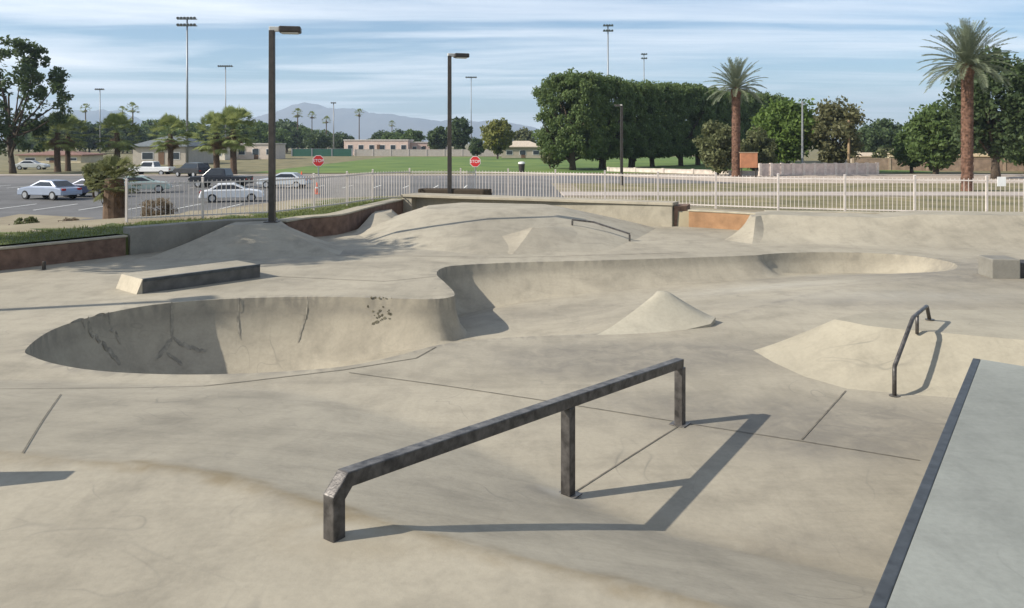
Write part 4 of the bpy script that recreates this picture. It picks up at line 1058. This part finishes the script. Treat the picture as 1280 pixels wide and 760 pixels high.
# ------------------------------------------------------------------ stop signs
def text_mesh(body, size):
    cu = bpy.data.curves.new('txt', 'FONT'); cu.body = body; cu.size = size; cu.align_x = 'CENTER'; cu.align_y = 'CENTER'; cu.extrude = .002
    o = bpy.data.objects.new('txt', cu); col.objects.link(o)
    dg = bpy.context.evaluated_depsgraph_get(); me = bpy.data.meshes.new_from_object(o.evaluated_get(dg))
    bpy.data.objects.remove(o); bpy.data.curves.remove(cu); return me
def stop_sign(label, px, yc, d, rz):
    x, y, z = GD(px, yc, d)
    t = thing('stop_sign', label, 'road sign', (x, y, OUT), rz, 'red stop signs')
    h = z - OUT
    b = MB(); b.tube([(0, .05, -.2), (0, .05, h + .35)], .045, 8); b.build('post', M['galv'], t)
    def octo(r_, y0, y1):
        q = [(math.cos(R(22.5 + 45 * k)) * r_, math.sin(R(22.5 + 45 * k)) * r_) for k in range(8)]
        o = MB(); o.add([(a, y0, h + c) for a, c in q] + [(a, y1, h + c) for a, c in q], [tuple(range(8)), tuple(range(15, 7, -1))] + [(k, (k + 1) % 8, 8 + (k + 1) % 8, 8 + k) for k in range(8)]); return o
    octo(.46, -.006, .006).build('border', M['white'], t); octo(.425, -.012, -.0062).build('face', M['signred'], t)
    me = text_mesh('STOP', .34); me.materials.append(M['white']); o = link('lettering', me, t); o.location = (0, -.016, h); o.rotation_euler = (R(90), 0, 0)
    return t
stop_sign('red stop sign on a pale post at the exit left of the second lamp post', 398, 201, 62, R(8))
stop_sign('red stop sign directly right of the second lamp post', 594, 202, 64, R(-6))
def cone(label, px, yb, h=.9):
    d = 4200 / (yb - HOR); t = thing('traffic_cone', label, 'traffic cone', ((px - 640) * d / 1000, d, OUT + .02), 0, 'orange traffic cones')
    b = MB(); b.tube([(0, 0, .05), (0, 0, h)], [.2, .04], 14); b.build('cone', M['orange'], t, smooth=True)
    b = MB(); b.tube([(0, 0, h * .5), (0, 0, h * .68)], [.128, .092], 14); b.build('white_band', M['white'], t)
    b = MB(); b.box((0, 0, .03), (.5, .5, .05)); b.build('base', M['orange'], t)
cone('orange traffic cone left of the first stop sign, standing on the car park', 377, 228, 1.15); cone('orange traffic cone at the foot of the first stop sign', 396, 243, .95)
bn = thing('trash_bin', 'small dark bin with a white lid on the edge of the sports field', 'bin', (GD(652, 205, 112)[0], 112, OUT))
b = MB(); b.tube([(0, 0, 0), (0, 0, 1.2)], [.38, .45], 14); b.build('body', M['bronze'], bn, smooth=False)
b = MB(); b.tube([(0, 0, 1.2), (0, 0, 1.42), (0, 0, 1.5)], [.48, .46, .2], 14); b.build('lid', M['white'], bn)
sx, sy_, sz = GD(1252, 227, 21.9)
b = MB(); b.box((sx, sy_, sz), (.24, .012, .26)); tag(b.build('notice_plate', M['white'], bevel=.004), 'small blank white plate hung on the fence near the largest date palm', 'sign')

# ------------------------------------------------------------------ cars
def car(kind, paint, label, px, yb, rz, d=None, s=1.0):
    d = d or 4200 / (yb - HOR)
    t = thing({'sedan': 'parked_sedan', 'pickup': 'pickup_truck', 'suv': 'parked_suv'}[kind], label, 'car', ((px - 640) * d / 1000, d, OUT + .01), rz); t.scale = (s, s, s)
    if kind == 'sedan':
        L, W = 4.6, 1.78; prof = [(-2.3, .35), (-2.3, .62), (-2.22, .86), (-1.55, .94), (1.15, .96), (1.95, .84), (2.24, .70), (2.3, .5), (2.28, .3)]
        cab = [(-1.75, .93), (-1.0, 1.40), (.15, 1.43), (1.15, .95)]; inset = .2; wx = (-1.4, 1.42)
    elif kind == 'suv':
        L, W = 4.7, 1.9; prof = [(-2.35, .42), (-2.35, .9), (-2.3, 1.05), (1.2, 1.08), (2.15, .98), (2.34, .8), (2.35, .42)]
        cab = [(-2.28, 1.04), (-2.0, 1.70), (.25, 1.74), (1.15, 1.07)]; inset = .16; wx = (-1.45, 1.45)
    else:
        L, W = 5.5, 1.95; prof = [(-2.75, .5), (-2.75, 1.05), (-.75, 1.07), (1.35, 1.10), (2.55, 1.02), (2.74, .85), (2.75, .45)]
        cab = [(-.85, 1.06), (-.65, 1.75), (.65, 1.78), (1.4, 1.09)]; inset = .15; wx = (-1.75, 1.75)
    b = MB(); n = len(prof)
    secs = [(-W / 2, .90), (-W / 2 + .06, 1.0), (W / 2 - .06, 1.0), (W / 2, .90)]
    vs = []; zmid = .62
    for yy, k in secs: vs += [(x * (.985 if k < 1 else 1), yy, zmid + (z - zmid) * k) for x, z in prof]
    fs = []
    for q in range(3):
        for j in range(n): a_, c_ = q * n + j, q * n + (j + 1) % n; fs.append((a_, c_, c_ + n, a_ + n))
    fs += [tuple(range(n))[::-1], tuple(range(3 * n, 4 * n))]
    b.add(vs, fs)
    m = len(cab); cv_ = []
    for yy, tp in ((-1, 0), (1, 0)):
        for x, z in cab:
            yk = W / 2 - .05 - (inset if z > 1.2 else 0); cv_.append((x, yy * yk, z))
    b.add(cv_, [tuple(range(m))[::-1], tuple(range(m, 2 * m))] + [(j, (j + 1) % m, m + (j + 1) % m, m + j) for j in range(m)])
    body = b.build('body', paint, t, bevel=.05)
    # glass set just outside the cabin faces
    b = MB(); x0, x1 = cab[1][0], cab[2][0]; za, zb_ = cab[0][1] + .07, cab[1][1] - .09; off = .012
    for sg_ in (-1, 1):
        def pt(x, z):
            f_ = (z - cab[0][1]) / (cab[1][1] - cab[0][1]); return (x, sg_ * (W / 2 - .05 - inset * f_ + off), z)
        f_ = .8
        A_ = [pt(cab[0][0] + .35 + .0, za), pt(cab[3][0] - .32, za), pt(x1 - .02, zb_), pt(x0 + .10, zb_)]
        b = MB(); b.add(A_, [(0, 1, 2, 3)]); b.build('side_window', M['glass'], t)
    def slab(p, q, name):
        (xa, za_), (xb, zb2) = p, q; bb = MB(); dx, dz = xb - xa, zb2 - za_; l_ = math.hypot(dx, dz); nx_, nz_ = dz / l_, -dx / l_
        if nx_ * (1 if xa > 0 else -1) < 0: nx_, nz_ = -nx_, -nz_
        u0, u1 = .10, .90; w0, w1 = W / 2 - .16, W / 2 - .12 - inset
        bb.add([(xa + dx * u0 + nx_ * off, -w0, za_ + dz * u0 + nz_ * off), (xa + dx * u0 + nx_ * off, w0, za_ + dz * u0 + nz_ * off), (xa + dx * u1 + nx_ * off, w1, za_ + dz * u1 + nz_ * off), (xa + dx * u1 + nx_ * off, -w1, za_ + dz * u1 + nz_ * off)], [(0, 1, 2, 3)])
        bb.build(name, M['glass'], t)
    slab(cab[3], cab[2], 'windscreen'); slab(cab[0], cab[1], 'rear_window')
    for x in wx:
        for sg_ in (-1, 1):
            b = MB(); y_ = sg_ * (W / 2 - .09); b.tube([(x, y_ - .11, .33), (x, y_ + .11, .33)], .33, 16); wh = b.build('wheel', M['tyre'], t)
            b = MB(); b.tube([(x, y_ + sg_ * .105, .33), (x, y_ + sg_ * .125, .33)], .21, 12); b.build('rim', M['rim'], wh)
    for sg_ in (-1, 1):
        b = MB(); b.box((L / 2 - .04, sg_ * (W / 2 - .3), .70), (.12, .4, .16)); b.build('headlight', M['lampglass'], t)
        b = MB(); b.box((-L / 2 + .03, sg_ * (W / 2 - .24), .78), (.1, .3, .16)); b.build('tail_light', M['taillight'], t)
    for x in (-L / 2, L / 2):
        b = MB(); b.box((x * .995, 0, .45), (.14, W * .92, .18)); b.build('bumper', M['bronze'] if kind != 'sedan' else paint, t, bevel=.03)
    return t
paint = lambda n, c, r=.28, m=.3: simple(n, c, r, m, .05, 2, spec=.6)
car('sedan', paint('silver_blue_paint', (.30, .34, .42)), 'silver-blue sedan parked at the left end of the car park', 62, 249, R(158))
car('sedan', paint('dark_blue_paint', (.035, .045, .09)), 'dark blue sedan parked right behind the silver-blue one', 112, 246, R(165))
car('sedan', paint('pale_green_paint', (.42, .50, .45)), 'pale greenish car half hidden behind the short stocky palm', 176, 241, R(20))
car('sedan', paint('white_car_paint', (.70, .70, .70), .3, 0), 'white car parked nearest to the near lamp post', 290, 252, R(18), s=.92)
car('pickup', paint('black_paint', (.012, .013, .018), .25, 0), 'black pickup truck in front of the shaggy pair of fan palms', 276, 234, R(176), s=1.0)
car('pickup', paint('bright_white_paint', (.72, .72, .70), .3, 0), 'white pickup truck far off under the fan palms', 189, 219, R(178))
car('suv', paint('black_suv_paint', (.02, .02, .022), .25, 0), 'dark vehicle far off beside the fan palm near the tallest floodlight', 240, 221, R(150))
car('sedan', paint('light_silver_paint', (.50, .53, .56)), 'light silver car just right of the near lamp post', 356, 235, R(175))
car('sedan', paint('pearl_paint', (.62, .62, .60)), 'pearl white car far off at the left edge under the loose tree', 40, 212, R(5))

# ------------------------------------------------------------------ haze
HAZE = True
if HAZE:
    b = MB(); b.box((-600, 4700, 480), (15000, 9600, 970)); b.v = [(x, y, (-4.2 if z < 100 else 460)) for x, y, z in b.v]
    hm = bpy.data.materials.new('thin_haze'); hm.use_nodes = True; nt = hm.node_tree; nt.nodes.clear()
    out = nt.nodes.new('ShaderNodeOutputMaterial'); pv = nt.nodes.new('ShaderNodeVolumePrincipled')
    pv.inputs['Color'].default_value = (.66, .82, 1.0, 1); pv.inputs['Density'].default_value = 1.6e-4; pv.inputs['Anisotropy'].default_value = 0.1
    nt.links.new(pv.outputs[0], out.inputs['Volume'])
    tag(b.build('haze', hm), 'thin pale haze in the air towards the mountains', 'haze', kind='stuff')

# ------------------------------------------------------------------ light, sky
to_sun = Vector((-.80, -.235, .545)).normalized()
el_ = math.asin(to_sun.z); az = math.atan2(to_sun.x, to_sun.y)       # azimuth clockwise from +Y
sun = bpy.data.lights.new('sun', 'SUN'); sun.energy = 4.9; sun.angle = R(.53); sun.color = (1.0, .935, .835)
so = link('sun', sun); so.rotation_euler = to_sun.to_track_quat('Z', 'Y').to_euler()
wd = bpy.data.worlds.new('World'); sc.world = wd; wd.use_nodes = True; nt = wd.node_tree
bg = nt.nodes['Background']; st = nt.nodes.new('ShaderNodeTexSky'); st.sky_type = 'NISHITA'; st.sun_disc = False
st.sun_elevation = el_; st.sun_rotation = az; st.air_density = 1.0; st.dust_density = .3; st.ozone_density = 2.4; st.altitude = 20
tc = nt.nodes.new('ShaderNodeTexCoord'); sep = nt.nodes.new('ShaderNodeSeparateXYZ'); nt.links.new(tc.outputs['Generated'], sep.inputs[0])
def mth(op, a, b_=None):
    n = nt.nodes.new('ShaderNodeMath'); n.operation = op
    for i, q in enumerate((a, b_)):
        if q is None: continue
        if isinstance(q, (int, float)): n.inputs[i].default_value = q
        else: nt.links.new(q, n.inputs[i])
    return n.outputs[0]
zz = mth('ADD', mth('MAXIMUM', sep.outputs[2], 0.0), .035)
cx_, cy_ = mth('DIVIDE', sep.outputs[0], zz), mth('DIVIDE', sep.outputs[1], zz)
cmb = nt.nodes.new('ShaderNodeCombineXYZ'); nt.links.new(mth('MULTIPLY', cx_, .13), cmb.inputs[0]); nt.links.new(mth('MULTIPLY', cy_, .34), cmb.inputs[1])
n1 = noise(nt, cmb.outputs[0], 1.3, 6, .52, .9)
cmb2 = nt.nodes.new('ShaderNodeCombineXYZ'); nt.links.new(mth('MULTIPLY', cx_, .5), cmb2.inputs[0]); nt.links.new(mth('MULTIPLY', cy_, 1.6), cmb2.inputs[1])
n2 = noise(nt, cmb2.outputs[0], 1.2, 6, .65, .5)
mask = ramp(nt, mth('ADD', mth('MULTIPLY', n1, .80), mth('MULTIPLY', n2, .20)), [(.43, .0), (.53, .42), (.66, .85)])
cl = mixc(nt, mixc(nt, st.outputs[0], (.86, 1.0, 1.10), 1.0, 'MULTIPLY'), (11.6, 11.8, 12.2), mask)
nt.links.new(cl, bg.inputs[0]); bg.inputs[1].default_value = .085

# ------------------------------------------------------------------ camera
cam = bpy.data.cameras.new('camera'); cam.sensor_width = 36; cam.lens = 36 * FPX / 1280; cam.shift_y = -(380 - HOR) / 1280
cam.clip_start = .05; cam.clip_end = 60000
co = link('camera', cam); co.location = (0, 0, EYE); co.rotation_euler = (R(90), 0, 0); sc.camera = co
sc.render.engine = 'CYCLES'; sc.cycles.volume_bounces = 0; sc.cycles.max_bounces = 6; sc.cycles.use_denoising = True
sc.view_settings.view_transform = 'Standard'; sc.view_settings.look = 'None'; sc.view_settings.exposure = .50; sc.view_settings.gamma = 1
